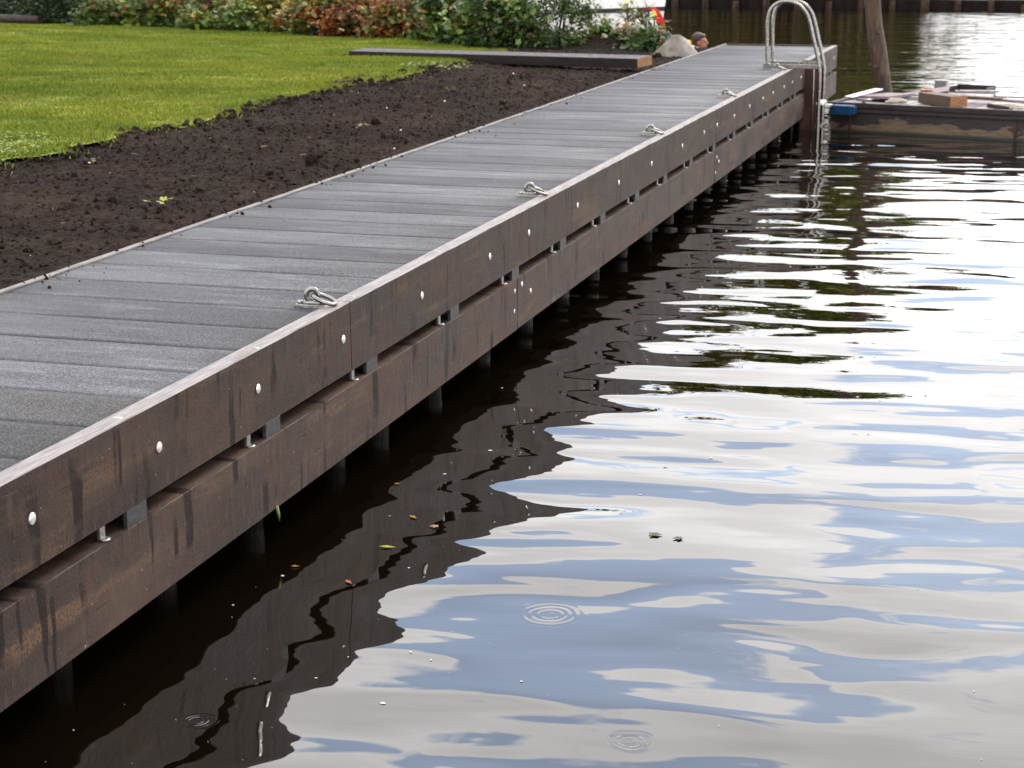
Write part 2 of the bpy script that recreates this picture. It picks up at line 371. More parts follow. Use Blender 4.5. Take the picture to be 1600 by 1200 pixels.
MWALL = simple('dark_piling', (0.011, 0.007, 0.0065), (0.006, 0.004, 0.004), 4, (1, 1, 0.4), 0.8, 20, 0.006, spec=0.1)
MPOST = simple('pale_stake', (0.050, 0.033, 0.020), (0.018, 0.012, 0.008), 6, (2, 2, 0.5), 0.8, 30, 0.006, spec=0.1)
MBANK = simple('far_meadow', (0.045, 0.062, 0.016), (0.028, 0.040, 0.012), 1.2, (1, 1, 1), 0.8, 6, 0.05)
MEARTH = simple('bank_earth', (0.016, 0.012, 0.010), (0.028, 0.021, 0.016), 5, (1, 1, 1), 0.9, 25, 0.02)
MTRUNK = simple('tree_bark', (0.055, 0.038, 0.026), (0.028, 0.02, 0.015), 5, (3, 3, 0.6), 0.85, 20, 0.02)

# ------------------------------------------------------------------ setting: water, banks
wat = link('water', np_mesh('water', [(-500, -200, 0), (500, -200, 0), (500, 420, 0), (-500, 420, 0)], [(0, 1, 2, 3)], MW, False)); tag(wat, kind='structure')
HX = [-60, -14.4, -10.5, -8.7, -7.0, -5.45, -4.4, -3.3, -2.1, -1.5]; HY = [29.5, 27.95, 27.3, 26.45, 25.65, 24.5, 23.65, 23.95, 24.25, 24.5]
def hedge_y(x): return np.interp(x, HX, HY)
poly = [(-90, -30), (-1.62, -30), (-1.62, 25.15), (-2.3, 25.35), (-3.6, 26.0), (-6, 27.7), (-10, 29.6), (-16, 30.8), (-90, 33)]
tag(MB().prism(poly, -0.6, 0.735).build('garden_ground', MEARTH), kind='structure')
# far bank
bm_ = MB().prism([(-300, 68.2), (300, 48.5), (300, 1500), (-300, 1500)], -0.5, 0.28)
tag(bm_.build('far_bank', MBANK), kind='structure')
def bank_y(x): return 68.2-(x+300)*19.7/600.0

# soil bed: real crumbs on a fine grid
def grid(x0, x1, y0, y1, s):
    xs = np.arange(x0, x1+s*0.5, s); ys = np.arange(y0, y1+s*0.5, s)
    X, Y = np.meshgrid(xs, ys); nx, ny = len(xs), len(ys)
    i = np.arange(nx*ny).reshape(ny, nx)
    F = np.stack([i[:-1, :-1], i[:-1, 1:], i[1:, 1:], i[1:, :-1]], -1).reshape(-1, 4)
    return X.ravel(), Y.ravel(), F
def soil_z(X, Y):
    z = 0.752+(fbm(X, Y, 1.3, 3, 3)-0.5)*0.06
    c = fbm(X, Y, 19.0, 4, 11, 0.62); z = z+(np.clip(c-0.42, 0, 1)**1.2)*0.075
    z = z+(fbm(X, Y, 60.0, 2, 29)-0.5)*0.014
    z = z+0.24*np.exp(-(((X+3.05)/0.32)**2+((Y-24.75)/0.35)**2))
    z = np.where(X > -1.75, np.minimum(z, 0.80-0.35*np.clip((X+1.75)*1.0, 0, 1)*0.3), z)
    z = z+0.02*np.clip((-3.3-X)/0.7, 0, 1)
    return np.minimum(z, np.where(X > -1.66, 0.792, 9))
X, Y, F = grid(-4.45, -1.60, 5.5, 25.1, 0.0165)
Z = soil_z(X, Y)
soil = link('soil_bed', np_mesh('soil_bed', np.stack([X, Y, Z], -1), F, MSOIL)); tag(soil, kind='structure')

# lawn sheet
def lawn_edge(y):
    return -4.0+(fbm(y, y*0+0.3, 1.1, 3, 41)-0.5)*0.42+(fbm(y, y*0+0.3, 5.0, 4, 47)-0.5)*0.42
X, Y, F = grid(-26.0, -3.7, 7.5, 28.4, 0.11)
X = X.copy()
le = lawn_edge(Y)
X = np.where(X > -4.9, -4.9+(X+4.9)*(le+4.9)/1.2, X)
Z = 0.785+(fbm(X, Y, 0.5, 3, 5)-0.5)*0.07+(fbm(X, Y, 3, 2, 8)-0.5)*0.02
keep = (Y[F].max(1) < hedge_y(X[F].mean(1))+0.25)
lawn = link('lawn', np_mesh('lawn', np.stack([X, Y, Z], -1), F[keep], MLAWN)); tag(lawn, kind='structure')

# grass blades
N = 1500000
gx = rng.uniform(-16.5, -3.6, N); gy = rng.uniform(9.5, 28.2, N)
dist = np.hypot(gx-2.7, gy)
ok = (gx < lawn_edge(gy)+rng.normal(0, .03, N)+np.where(rng.random(N) < .10, rng.exponential(.09, N), 0)) & (gy < hedge_y(gx)+0.1+rng.normal(0, .08, N))
ok &= rng.random(N) < np.clip(1.25-(dist-11)/34.0, 0.45, 1.0)
P = np.stack([gx, gy, np.full(N, 0.8)], -1); side = ok & in_view(P, 300); ok &= in_view(P, 40); side &= ~ok
P2 = P[side]; P = P[ok]; n = len(P); rng2 = np.random.default_rng(3); n2 = len(P2)
P[:, 2] = 0.778+(fbm(P[:, 0], P[:, 1], 0.5, 3, 5)-0.5)*0.07
hgt = rng.uniform(0.014, 0.036, n)*(0.7+0.8*fbm(P[:, 0], P[:, 1], 2.0, 3, 61)); ang = rng.uniform(0, 2*math.pi, n); wd = rng.uniform(0.003, 0.0065, n); ln_ = rng.uniform(0.1, 0.9, n)
# the lawn goes on beyond the edges of the picture
P2[:, 2] = 0.778+(fbm(P2[:, 0], P2[:, 1], 0.5, 3, 5)-0.5)*0.07
P = np.concatenate([P, P2]); hgt = np.concatenate([hgt, rng2.uniform(.016, .04, n2)]); ang = np.concatenate([ang, rng2.uniform(0, 6.28, n2)]); wd = np.concatenate([wd, rng2.uniform(.003, .0065, n2)]); ln_ = np.concatenate([ln_, rng2.uniform(.1, .9, n2)]); n = len(P)
lean = ln_[:, None]*hgt[:, None]*np.stack([np.cos(ang+1.3), np.sin(ang+1.3)], -1)
V = np.zeros((n, 3, 3))
V[:, 0] = P; V[:, 1] = P; V[:, 2] = P
V[:, 0, 0] -= np.cos(ang)*wd; V[:, 0, 1] -= np.sin(ang)*wd; V[:, 1, 0] += np.cos(ang)*wd; V[:, 1, 1] += np.sin(ang)*wd
V[:, 2, :2] += lean; V[:, 2, 2] += hgt
gr = link('grass', np_mesh('grass', V.reshape(-1, 3), np.arange(n*3).reshape(-1, 3), MGRASS, False))
tag(gr, 'short mown green lawn grass beside the dark soil bed', 'grass', kind='stuff')

# scatter helper: copies of a small base mesh baked into one
def rand_rot(n, tilt=None):
    a = rng.uniform(0, 2*math.pi, n); ca, sa = np.cos(a), np.sin(a); Rz = np.zeros((n, 3, 3)); Rz[:, 0, 0] = ca; Rz[:, 0, 1] = -sa; Rz[:, 1, 0] = sa; Rz[:, 1, 1] = ca; Rz[:, 2, 2] = 1
    t = rng.uniform(0, math.pi, n) if tilt is None else rng.normal(0, tilt, n); b = rng.uniform(0, 2*math.pi, n)
    ax = np.stack([np.cos(b), np.sin(b), np.zeros(n)], -1); c, s = np.cos(t), np.sin(t); K = np.zeros((n, 3, 3))
    K[:, 0, 2] = ax[:, 1]; K[:, 1, 2] = -ax[:, 0]; K[:, 2, 0] = -ax[:, 1]; K[:, 2, 1] = ax[:, 0]
    I = np.eye(3)[None]; Rt = I+s[:, None, None]*K+(1-c)[:, None, None]*(K@K)
    return Rt@Rz
def scatter(BV, BF, P, S, Rm):
    V = np.einsum('nij,kj->nki', Rm, BV)*S[:, None, None] if S.ndim == 1 else np.einsum('nij,nkj->nki', Rm, BV[None]*S[:, None, :])
    V = V+P[:, None, :]; k = len(BV)
    F = BF[None]+(np.arange(len(P))*k)[:, None, None]
    return V.reshape(-1, 3), F.reshape(-1, BF.shape[1])
b = bmesh.new(); bmesh.ops.create_icosphere(b, subdivisions=1, radius=1.0); b.verts.ensure_lookup_table()
ICO_V = np.array([v.co[:] for v in b.verts]); ICO_F = np.array([[v.index for v in f.verts] for f in b.faces]); b.free()
def clods(n, smin, smax, mat, name, label, region, pw=2.2, edge=False):
    x = rng.uniform(region[0], region[1], n); y = rng.uniform(region[2], region[3], n)
    if edge: x = lawn_edge(y)+rng.normal(0.03, 0.09, n)
    s = smin+(smax-smin)*rng.random(n)**pw
    P = np.stack([x, y, soil_z(x, y)+s*0.25], -1)
    S = s[:, None]*rng.uniform(0.6, 1.3, (n, 3)); S[:, 2] *= 0.75
    BV = ICO_V
    V, F = scatter(BV, ICO_F, P, S, rand_rot(n)); V += rng.normal(0, 1, V.shape)*np.repeat(s, len(BV))[:, None]*0.13
    o = link(name, np_mesh(name, V, F, mat, False)); tag(o, label, 'soil', kind='stuff'); return o
clods(12000, 0.004, 0.017, MSOIL, 'soil_crumbs', 'loose crumbs of dark peat soil along the jetty', (-4.1, -1.68, 6.3, 25.0), 2.5)
clods(220, 0.018, 0.05, MSOIL, 'soil_clods', 'bigger clods of dark peat lying on the soil bed', (-4.0, -1.85, 7, 24.5), 3.0)
clods(800, 0.010, 0.045, MSOIL, 'turned_edge_soil', 'ragged row of soil lumps along the lawn edge', (-4, -4, 9.5, 23.3), 2.5, True)
MPEB = simple('white_pebble', (0.62, 0.57, 0.50), (0.42, 0.37, 0.32), 20, rough=0.7)
clods(45, 0.004, 0.014, MPEB, 'pale_pebbles', 'tiny pale pebbles and shell bits scattered over the soil', (-4.2, -1.7, 6.5, 24.5), 2.0)
MSTRAW = simple('dry_straw', (0.28, 0.19, 0.09), (0.17, 0.11, 0.05), 30, rough=0.8)
n = 160; x = rng.uniform(-4.0, -1.7, n); y = rng.uniform(6.5, 24.5, n)
SV = np.array([(-1, -.05, 0), (1, -.05, 0), (1, .05, 0.06), (-1, .05, 0.06)]); SF = np.array([[0, 1, 2, 3]])
V, F = scatter(SV, SF, np.stack([x, y, soil_z(x, y)+0.012], -1), rng.uniform(0.008, 0.035, n), rand_rot(n, 0.25))
tag(link('straw_bits', np_mesh('straw_bits', V, F, MSTRAW, False)), 'thin dry straw and root bits on the soil', 'straw', kind='stuff')

# ------------------------------------------------------------------ the jetty
TOP = 0.80
jetty = empty('jetty', (0, 0, 0)); tag(jetty, 'long dark timber jetty with grey gritted deck along the garden', 'jetty')
Y0, Y1 = 2.9, 25.40; PW = 0.3755
# deck planks: one shared slightly crowned section
mb = MB(); prof = []
ns = 8
for i in range(ns+1):
    t = i/ns*2-1; prof.append((t*(PW/2+0.0001), -0.0005*abs(t)**6.0-0.0008*t*t))
prof = [(prof[0][0], -0.035)]+prof+[(prof[-1][0], -0.035)]
XA, XB = -1.505, -0.078
va = [mb.bm.verts.new((XA, y, z)) for y, z in prof]; vb = [mb.bm.verts.new((XB, y, z)) for y, z in prof]
for i in range(len(prof)):
    j = (i+1) % len(prof); f = mb.bm.faces.new((va[i], va[j], vb[j], vb[i])); f.smooth = 1 <= i < len(prof)-2
mb.bm.faces.new(va[::-1]); mb.bm.faces.new(vb)
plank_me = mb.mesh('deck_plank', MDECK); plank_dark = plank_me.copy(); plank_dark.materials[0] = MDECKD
y = 5.295; k = 0
ys = []
while y > Y0: y -= PW
y += PW/2
while y < Y1-PW/2+0.05:
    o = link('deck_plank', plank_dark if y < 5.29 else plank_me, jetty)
    o.location = (0, y, TOP-0.002+random.uniform(-0.0002, 0.0002)); o.rotation_euler = (random.uniform(-0.0025, 0.0025), random.uniform(-0.0006, 0.0006), 0)
    y += PW
# edging batten on the land side, in lengths
for a, b_ in ((2.9, 7.26), (7.263, 11.0), (11.003, 15.1), (15.103, 19.7), (19.703, 25.4)):
    MB().box(-1.547, -1.509, a, b_, 0.70, TOP+0.006, 0.004).build('edging_batten', MBATTEN, jetty)
# joists under the deck
for i in range(21):
    yy = 3.2+i*1.08
    MB().box(-1.49, -0.09, yy-0.04, yy+0.04, 0.60, 0.758).build('joist', MDKWOOD, jetty)
def beam(name, a, b_, z0, z1, x0=-0.075, x1=0.0, top=True):
    # sub-divided sawn timber with slightly uneven arrises
    q = MB(); nseg = max(2, int((b_-a)/0.06))
    pr = [(x0, z0), (x1-0.003, z0), (x1, z0+0.003), (x1, (z0+z1)/2), (x1, z1-0.0025), (x1-0.0025, z1), (x0+0.003, z1), (x0, z1-0.003)]
    rows = []
    for i in range(nseg+1):
        yy = a+(b_-a)*i/nseg; row = []
        for jx, (px_, pz) in enumerate(pr):
            wob = 0.0035*(vnoise(np.array([yy*7.0+jx*31]), np.array([z0*9+0.5]), 5)[0]-0.5)
            chip = 0.0
            if jx in (4, 5):
                nn = vnoise(np.array([yy*11.0]), np.array([z1*3.0]), 77)[0]; chip = max(0, nn-0.72)*0.035
            row.append(q.bm.verts.new((px_+wob-(chip if jx == 4 else 0), yy, pz+wob*0.6-(chip*0.8 if jx in (4, 5) else 0))))
        rows.append(row)
    for A, B in zip(rows, rows[1:]):
        for i in range(len(pr)):
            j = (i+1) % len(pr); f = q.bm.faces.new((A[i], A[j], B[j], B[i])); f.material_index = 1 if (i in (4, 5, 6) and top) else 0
    q.bm.faces.new(rows[0]); q.bm.faces.new(rows[-1][::-1])
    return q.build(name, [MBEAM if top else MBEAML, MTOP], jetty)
ups = [(2.9, 6.975), (6.981, 10.715), (10.721, 15.85), (15.858, 21.97)]; lows = [(2.9, 9.492), (9.512, 15.80), (15.812, 21.97)]
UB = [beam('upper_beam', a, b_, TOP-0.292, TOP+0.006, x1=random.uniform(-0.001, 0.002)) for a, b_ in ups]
LB = [beam('lower_beam', a, b_, TOP-0.637, TOP-0.347, -0.085, random.uniform(0.001, 0.006), top=False) for a, b_ in lows]
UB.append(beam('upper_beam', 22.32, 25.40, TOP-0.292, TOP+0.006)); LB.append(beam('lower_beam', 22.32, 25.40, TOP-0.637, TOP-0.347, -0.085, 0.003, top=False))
# end boards closing the far end
MB().box(-1.505, -0.08, 25.405, 25.47, TOP-0.292, TOP+0.003, 0.004).build('end_beam', MBEAM, jetty)
# spacers and tie rods in the slot
SPY = [3.92, 5.05, 6.15, 7.225, 8.395, 9.485, 10.53, 11.57, 12.63, 13.64, 14.70, 15.78, 16.85, 17.92, 19.0, 20.06, 21.1, 22.45, 23.6, 24.7]
sp_me = MB().box(-0.016, -0.0005, -0.068, 0.068, -0.352, -0.286, 0.002).mesh('spacer', MPLATE)
rod_me = MB().box(-0.034, -0.022, -0.016, 0.016, -0.352, -0.286, 0.002).lathe([(0.020, -0.3475), (0.020, -0.342), (0.012, -0.341)], (-0.018, 0, 0), 12).mesh('tie_bar', MGALV)
for i, yy in enumerate(SPY):
    o = link('spacer', sp_me, jetty); o.location = (0, yy, TOP)
    o = link('tie_bar', rod_me, jetty); o.location = (0, yy-0.17-random.uniform(0, .02), TOP)
bolt_me = MB().lathe([(0.022, -0.002), (0.0218, 0.001), (0.018, 0.0034), (0.010, 0.005), (0.002, 0.0055)], seg=14, axis='X').mesh('bolt', MBOLT)
top_me = MB().lathe([(0.022, -0.002), (0.0215, 0.0015), (0.017, 0.0042), (0.008, 0.0056), (0.002, 0.006)], seg=14).mesh('top_bolt', MGALV)
def owner(lst, spans, yy):
    for o, (a, b_) in zip(lst, spans):
        if a <= yy <= b_: return o
    return lst[-1]
upsp = ups+[(22.32, 25.4)]; lowsp = lows+[(22.32, 25.4)]
for yy in (4.42, 5.219, 6.019, 6.886, 7.894, 8.99, 9.75, 10.87, 12.02, 13.10, 14.288, 15.254, 15.86+.03, 16.81, 17.722, 18.594, 19.322, 20.153, 20.83, 21.6, 22.8, 23.9, 25.0):
    o = link('bolt', bolt_me, owner(UB, upsp, yy)); o.location = (0.002, yy, TOP-0.14+random.uniform(-.006, .006)); o.scale = (0.9, 0.86, 0.86)
for yy, zz_ in ((9.60, -0.40), (9.78, -0.47), (9.44, -0.52), (9.45, -0.41), (15.9, -0.42), (16.02, -0.47), (15.86, -0.55), (21.75, -0.42)):
    o = link('bolt', bolt_me, owner(LB, lowsp, yy)); o.location = (0.004, yy, TOP+zz_); o.scale = (0.8, 0.7, 0.7)
for yy in (3.95, 4.985, 6.10, 7.12, 8.25, 9.38, 10.45, 11.5, 12.6, 13.6, 14.7, 15.7, 16.9, 17.9, 19.0, 20.1, 21.3):
    o = link('top_bolt', top_me, owner(UB, upsp, yy)); o.location = (-0.036+random.uniform(-.012, .012), yy+random.uniform(-.05, .05), TOP+0.005); o.scale = (.8, .8, .7)
# piles under the beams
for yy in (3.3, 4.25, 4.95, 5.7, 6.5, 7.42, 7.98, 8.8, 9.7, 10.6, 11.5, 12.4, 13.3, 14.2, 15.1, 16.0, 16.9, 17.8, 18.7, 19.6, 20.5, 21.4, 22.6, 23.6, 24.6):
    r = random.uniform(0.06, 0.075)
    MB().tube([(-0.285, yy, -0.7), (-0.283, yy, -0.1), (-0.28, yy+.004, 0.12), (-0.275, yy, 0.52)], [r*1.02, r, r*.97, r*.95], 14).build('pile', MPILE, jetty)
# dark back boarding under the deck on the land side
for i in range(6):
    MB().box(-1.60, -1.552, 2.9+i*3.78, 2.9+(i+1)*3.78-0.006, -0.6, 0.69).build('back_board', MPILE, jetty)

n = 260; x = -1.535+rng.exponential(.05, n); y = rng.uniform(6, 24, n); ok = (x < -1.1) & (fbm(y, y*0, 1.5, 2, 71) > .47); x = x[ok]; y = y[ok]; n = len(x); s_ = .003+.009*rng.random(n)**3
V, F = scatter(ICO_V, ICO_F, np.stack([x, y, TOP+np.where(x < -1.507, .008, .002)], -1), s_[:, None]*rng.uniform(.6, 1.2, (n, 3)), rand_rot(n))
tag(link('spilt_soil', np_mesh('spilt_soil', V, F, MSOIL, False)), 'crumbs of soil spilt over the pale edging of the deck', 'soil', kind='stuff')
# ------------------------------------------------------------------ mooring rings
def mooring(x, y, rz, label):
    t = empty('mooring_ring', (x, y, TOP-0.002), rz); tag(t, label, 'mooring ring', 'mooring rings along the jetty edge')
    q = MB(); prof2 = [(-.062, -.026), (.062, -.026), (.07, -.018), (.07, .018), (.062, .026), (-.062, .026), (-.07, .018), (-.07, -.018)]
    q.prism(prof2, 0.0, 0.013); bmesh.ops.bevel(q.bm, geom=[e for e in q.bm.edges if e.verts[0].co.z > .012 and e.verts[1].co.z > .012], offset=.003, segments=1, affect='EDGES')
    q.box(-0.036, 0.040, -0.020, 0.020, 0.010, 0.028, 0.008)
    q.build('base_plate', MGALV, t)
    e = MB(); pts = [(0.0, 0.025*math.cos(a), 0.050+0.026*math.sin(a)) for a in [2*math.pi*i/20 for i in range(20)]]
    pts = [(p[1]*0.92, p[1]*0.35, p[2]) for p in pts]
    e.tube(pts, 0.0105, 10, closed=True).build('eye', MSTEEL, t)
    g = MB(); c = Vector((0.054, 0.0, 0.036)); pts = []
    for i in range(28):
        a = 2*math.pi*i/28; lx = 0.050*math.cos(a); ly = 0.043*math.sin(a)
        pts.append(c+Vector((lx*0.93, ly, -lx*0.36)))
    g.tube(pts, 0.0088, 10, closed=True).build('ring', MSTEEL, t)
    for bx in (-0.053, 0.053):
        MB().lathe([(0.0135, 0.012), (0.0135, 0.024), (0.011, 0.026)], (bx, 0, 0), 6).build('hex_bolt', MGALV, t)
    return t
mooring(-0.125, 6.87, 0.02, 'steel mooring ring nearest the camera beside the jetty edge')
mooring(-0.130, 10.24, 0.06, 'second nearest steel mooring ring on the grey jetty deck')
mooring(-0.135, 13.69, -0.03, 'third steel mooring ring from the near end of the jetty')
mooring(-0.135, 17.10, 0.03, 'fourth steel mooring ring, lying well short of the ladder')
mooring(-0.150, 20.62, 0.05, 'farthest steel mooring ring at the foot of the swimming ladder')

# ------------------------------------------------------------------ swimming ladder and steel post
lad = empty('swimming_ladder', (0, 21.0, TOP)); tag(lad, 'stainless steel swimming ladder with two arched handrails at the jetty edge', 'ladder')
def smooth_path(p, n=8):
    p = [Vector(q) for q in p]; o = []
    for i in range(len(p)-1):
        a, b1, c, d = p[max(i-1, 0)], p[i], p[i+1], p[min(i+2, len(p)-1)]
        for j in range(n):
            t = j/n; o.append(0.5*((2*b1)+(c-a)*t+(2*a-5*b1+4*c-d)*t*t+(3*b1-a-3*c+d)*t**3))
    o.append(p[-1]); return o
rail = [(-0.292, 0.03), (-0.303, 0.30), (-0.305, 0.52), (-0.268, 0.665), (-0.175, 0.738), (-0.062, 0.745), (0.045, 0.708), (0.122, 0.628), (0.165, 0.53), (0.215, 0.345), (0.262, 0.165), (0.292, 0.03), (0.30, -0.08), (0.302, -0.4), (0.302, -1.35)]
for yy in (-0.14, 0.29):
    MB().tube(smooth_path([(x, yy, z) for x, z in rail], 7), 0.0205, 14).build('handrail', MSTEEL, lad)
    MB().box(-0.335, 0.285, yy-0.02, yy+0.02, 0.008, 0.058, 0.004).build('mounting_bar', MSTEEL, lad)
    MB().lathe([(0.034, 0.058), (0.034, 0.064), (0.023, 0.067)], (-0.292, yy, 0), 16).build('foot_flange', MSTEEL, lad)
for i, zz_ in enumerate((-0.38, -0.64, -0.90, -1.16)):
    MB().box(0.27, 0.345, -0.118, 0.268, zz_-0.014, zz_+0.014, 0.005).build('step', MWHITE if i == 0 else MSTEEL, lad)
post = empty('steel_post', (0.0, 22.02, 0)); tag(post, 'rusty red-brown steel post standing in the gap behind the ladder', 'post')
MB().box(-0.05, 0.185, 0.0, 0.016, -0.9, 0.775, 0.002).build('near_flange', MRUST, post)
MB().box(0.055, 0.071, 0.0165, 0.215, -0.9, 0.775, 0.002).build('web', MRUST, post)
MB().box(-0.05, 0.185, 0.2155, 0.232, -0.9, 0.775, 0.002).build('far_flange', MRUST, post)
MB().tube([(0.10, -0.012, -0.1), (0.10, -0.012, 0.40), (0.10, -0.012, 0.74)], 0.009, 8).build('conduit', MGALV, post)

# ------------------------------------------------------------------ loose timber, boulder
tb = empty('loose_timber', (-3.68, 21.33, 0.835)); tb.rotation_euler = (R(4.5), R(-1.1), math.atan2(20.45-22.15, -1.62+5.75))
tag(tb, 'long black timber with a sawn pale end lying across the soil', 'timber')
L = 4.45
MB().box(-L/2, L/2-0.006, -0.145, 0.145, -0.054, 0.054, 0.006).build('shaft', MFLAT, tb)
MB().box(L/2-0.006, L/2, -0.143, 0.143, -0.052, 0.052, 0.002).build('sawn_end', MCUT, tb)
def rock(name, pts, mat, label, cat, loc, rz=0.0, sub=2, amp=0.012):
    q = MB()
    for p in pts: q.bm.verts.new(p)
    bmesh.ops.convex_hull(q.bm, input=q.bm.verts[:])
    bmesh.ops.bevel(q.bm, geom=q.bm.edges[:], offset=0.012, segments=1, affect='EDGES')
    bmesh.ops.triangulate(q.bm, faces=q.bm.faces[:])
    bmesh.ops.subdivide_edges(q.bm, edges=q.bm.edges[:], cuts=3, use_grid_fill=True)
    for v in q.bm.verts:
        nn = vnoise(np.array([v.co.x*16+v.co.z*11]), np.array([v.co.y*16+v.co.z*7]), 3)[0]-0.5
        v.co += v.co.normalized()*nn*amp*2
    o = q.build(name, mat); o.location = loc; o.rotation_euler[2] = rz
    return tag(o, label, cat)
rock('boulder', [(-.31, -.15, -.1), (.20, -.22, -.1), (.33, -.12, -.1), (.35, .2, -.1), (-.30, .2, -.1), (-.045, -.08, .245), (.045, -.07, .262), (-.03, .2, .17), (.09, .18, .19), (-.29, -.1, .0), (.30, -.08, .0)], MGRAN,
     'angular grey boulder leaning at the far garden edge of the jetty', 'boulder', (-1.86, 23.55, 0.77), 0.0, amp=0.004)
rock('concrete_slab', [(-.2, -.2, -.08), (.2, -.2, -.08), (.2, .2, -.08), (-.2, .2, -.08), (-.2, -.2, .06), (.19, -.19, .07), (.2, .2, .06), (-.2, .2, .05)], MCONC,
     'pale concrete slab among the shrubs below the red cloth', 'slab', (-2.93, 26.35, 0.93), 0.3, amp=0.006)
MB().box(-0.22, 0.22, -0.22, 0.22, -0.45, 0.0).build('plinth', MCONC).parent = bpy.data.objects['concrete_slab']
bpy.data.objects['plinth'].location = (0, 0, -0.081)

# ------------------------------------------------------------------ shrubs
def leaf_base(lobes=True):
    # lobed leaf: 5 lobes round a folded midrib, 10 triangles
    pts = [(0, 0, 0)]
    n = 11
    for i in range(n):
        a = -math.pi*0.86+i/(n-1)*math.pi*1.72
        r = (1.0 if i % 2 else 0.66)*(1.0-0.18*abs(a)/math.pi) if lobes else (0.62+0.38*math.cos(a)**2)
        x, y = r*math.cos(a), r*math.sin(a)*0.85
        pts.append((x, y, -0.30*y*y+0.10*abs(y)-0.12*x*x))
    F = [[0, i, i+1] for i in range(1, n)]
    return np.array(pts), np.array(F)
LV, LF = leaf_base()
NAR_V = np.array([(0, 0, 0), (.5, .24, .03), (1.15, 0, -.12), (.5, -.24, .03), (.5, 0, -.03)]); NAR_F = np.array([[0, 4, 1], [1, 4, 2], [2, 4, 3], [3, 4, 0]])
GREEN = [(.065, .115, .022), (.09, .15, .028), (.045, .08, .02), (.12, .175, .035), (.055, .095, .035)]
BRIGHT = [(.11, .185, .035), (.15, .22, .04), (.08, .14, .03), (.20, .23, .045), (.065, .11, .025)]
DARKG = [(.028, .052, .018), (.038, .068, .022), (.02, .036, .014), (.055, .085, .03)]
ORANGE = [(.30, .10, .022), (.25, .07, .02), (.17, .042, .02), (.26, .15, .03), (.11, .035, .02), (.10, .10, .025)]
YELLOW = [(.24, .21, .03), (.19, .19, .03), (.27, .20, .03)]
BROWN = [(.16, .08, .03), (.11, .055, .03), (.22, .12, .04)]
def shrub(name, label, x, y, rx, ry, h, n, pal, size=(0.035, 0.062), base=LV, bf=LF, stems=7, low=0.0, top_pal=None, z0=0.74):
    t = empty(name, (x, y, z0)); tag(t, label, 'shrub', 'shrubs of the hedge behind the lawn')
    nl = int(n); nc = max(8, int(26*rx)) if name != 'dark_shrub' else int(70*rx); u = rng.normal(0, 1, (nc, 3)); u /= np.linalg.norm(u, axis=1)[:, None]; u[:, 2] = np.abs(u[:, 2])*1.05-0.10
    u[:, 1] = np.where(rng.random(nc) < .65, -np.abs(u[:, 1]), u[:, 1])
    cc = u*(rng.random(nc)**0.35*rng.uniform(.75, 1.15, nc))[:, None]*np.array([rx, ry, h])
    ci0 = rng.integers(0, nc, nl); spread = rng.uniform(.06, .15, nc)[ci0][:, None]
    Pp = cc[ci0]+rng.normal(0, 1, (nl, 3))*spread*np.array([1.15, 1.0, .8])
    stray = rng.random(nl) < .12; Pp[stray] *= rng.uniform(.9, 1.2, (stray.sum(), 1))
    Pp[:, 2] = np.where(Pp[:, 2] < 0.03, rng.uniform(.03, .2, nl), Pp[:, 2])
    # stems
    st = MB()
    for i in range(stems):
        a = random.uniform(0, 2*math.pi); e = Vector((math.cos(a)*rx*0.6, math.sin(a)*ry*0.6, h*random.uniform(.6, .95)))
        p0 = Vector((math.cos(a)*rx*.15, math.sin(a)*ry*.15, -0.02)); mid = p0.lerp(e, .5)+Vector((0, 0, h*.1))
        st.tube([p0, p0.lerp(mid, .5)+Vector((random.uniform(-.02, .02), 0, 0)), mid, e], [.013, .011, .008, .003], 6)
        for _ in range(3):
            s0 = mid.lerp(e, random.random()*.6); s1 = s0+Vector((random.uniform(-.25, .25), random.uniform(-.25, .25), random.uniform(.02, .25)))
            st.tube([s0, s0.lerp(s1, .5)+Vector((0, 0, .02)), s1], [.005, .004, .002], 5)
    st.build('stems', MTRUNK, t)
    Rm = rand_rot(nl, 0.75); S = rng.uniform(*size, nl)*rng.uniform(.65, 1.25, nc)[ci0]
    V, F = scatter(base, bf, Pp, S, Rm)
    ci = np.where(rng.random(nl) < .6, rng.integers(0, len(pal), nc)[ci0], rng.integers(0, len(pal), nl)); C = np.array(pal)[ci]
    # colour comes in sprays
    g = fbm(Pp[:, 0]*1.0+x, Pp[:, 2]*1.0+Pp[:, 1], 5.0, 2, 19)
    if top_pal is not None:
        pt = np.clip((Pp[:, 2]/h-0.25)*1.3, 0, .8)*(g > 0.47); sel = rng.random(nl) < pt
        C[sel] = np.array(top_pal)[rng.integers(0, len(top_pal), sel.sum())]
    C = C*rng.uniform(0.7, 1.25, (nl, 1))*rng.uniform(.7, 1.2, nc)[ci0][:, None]
    cr = link('foliage', np_mesh('foliage', V, F, MLEAF, False, np.repeat(C, len(base), 0)), t); cr['kind'] = 'stuff'
    return t
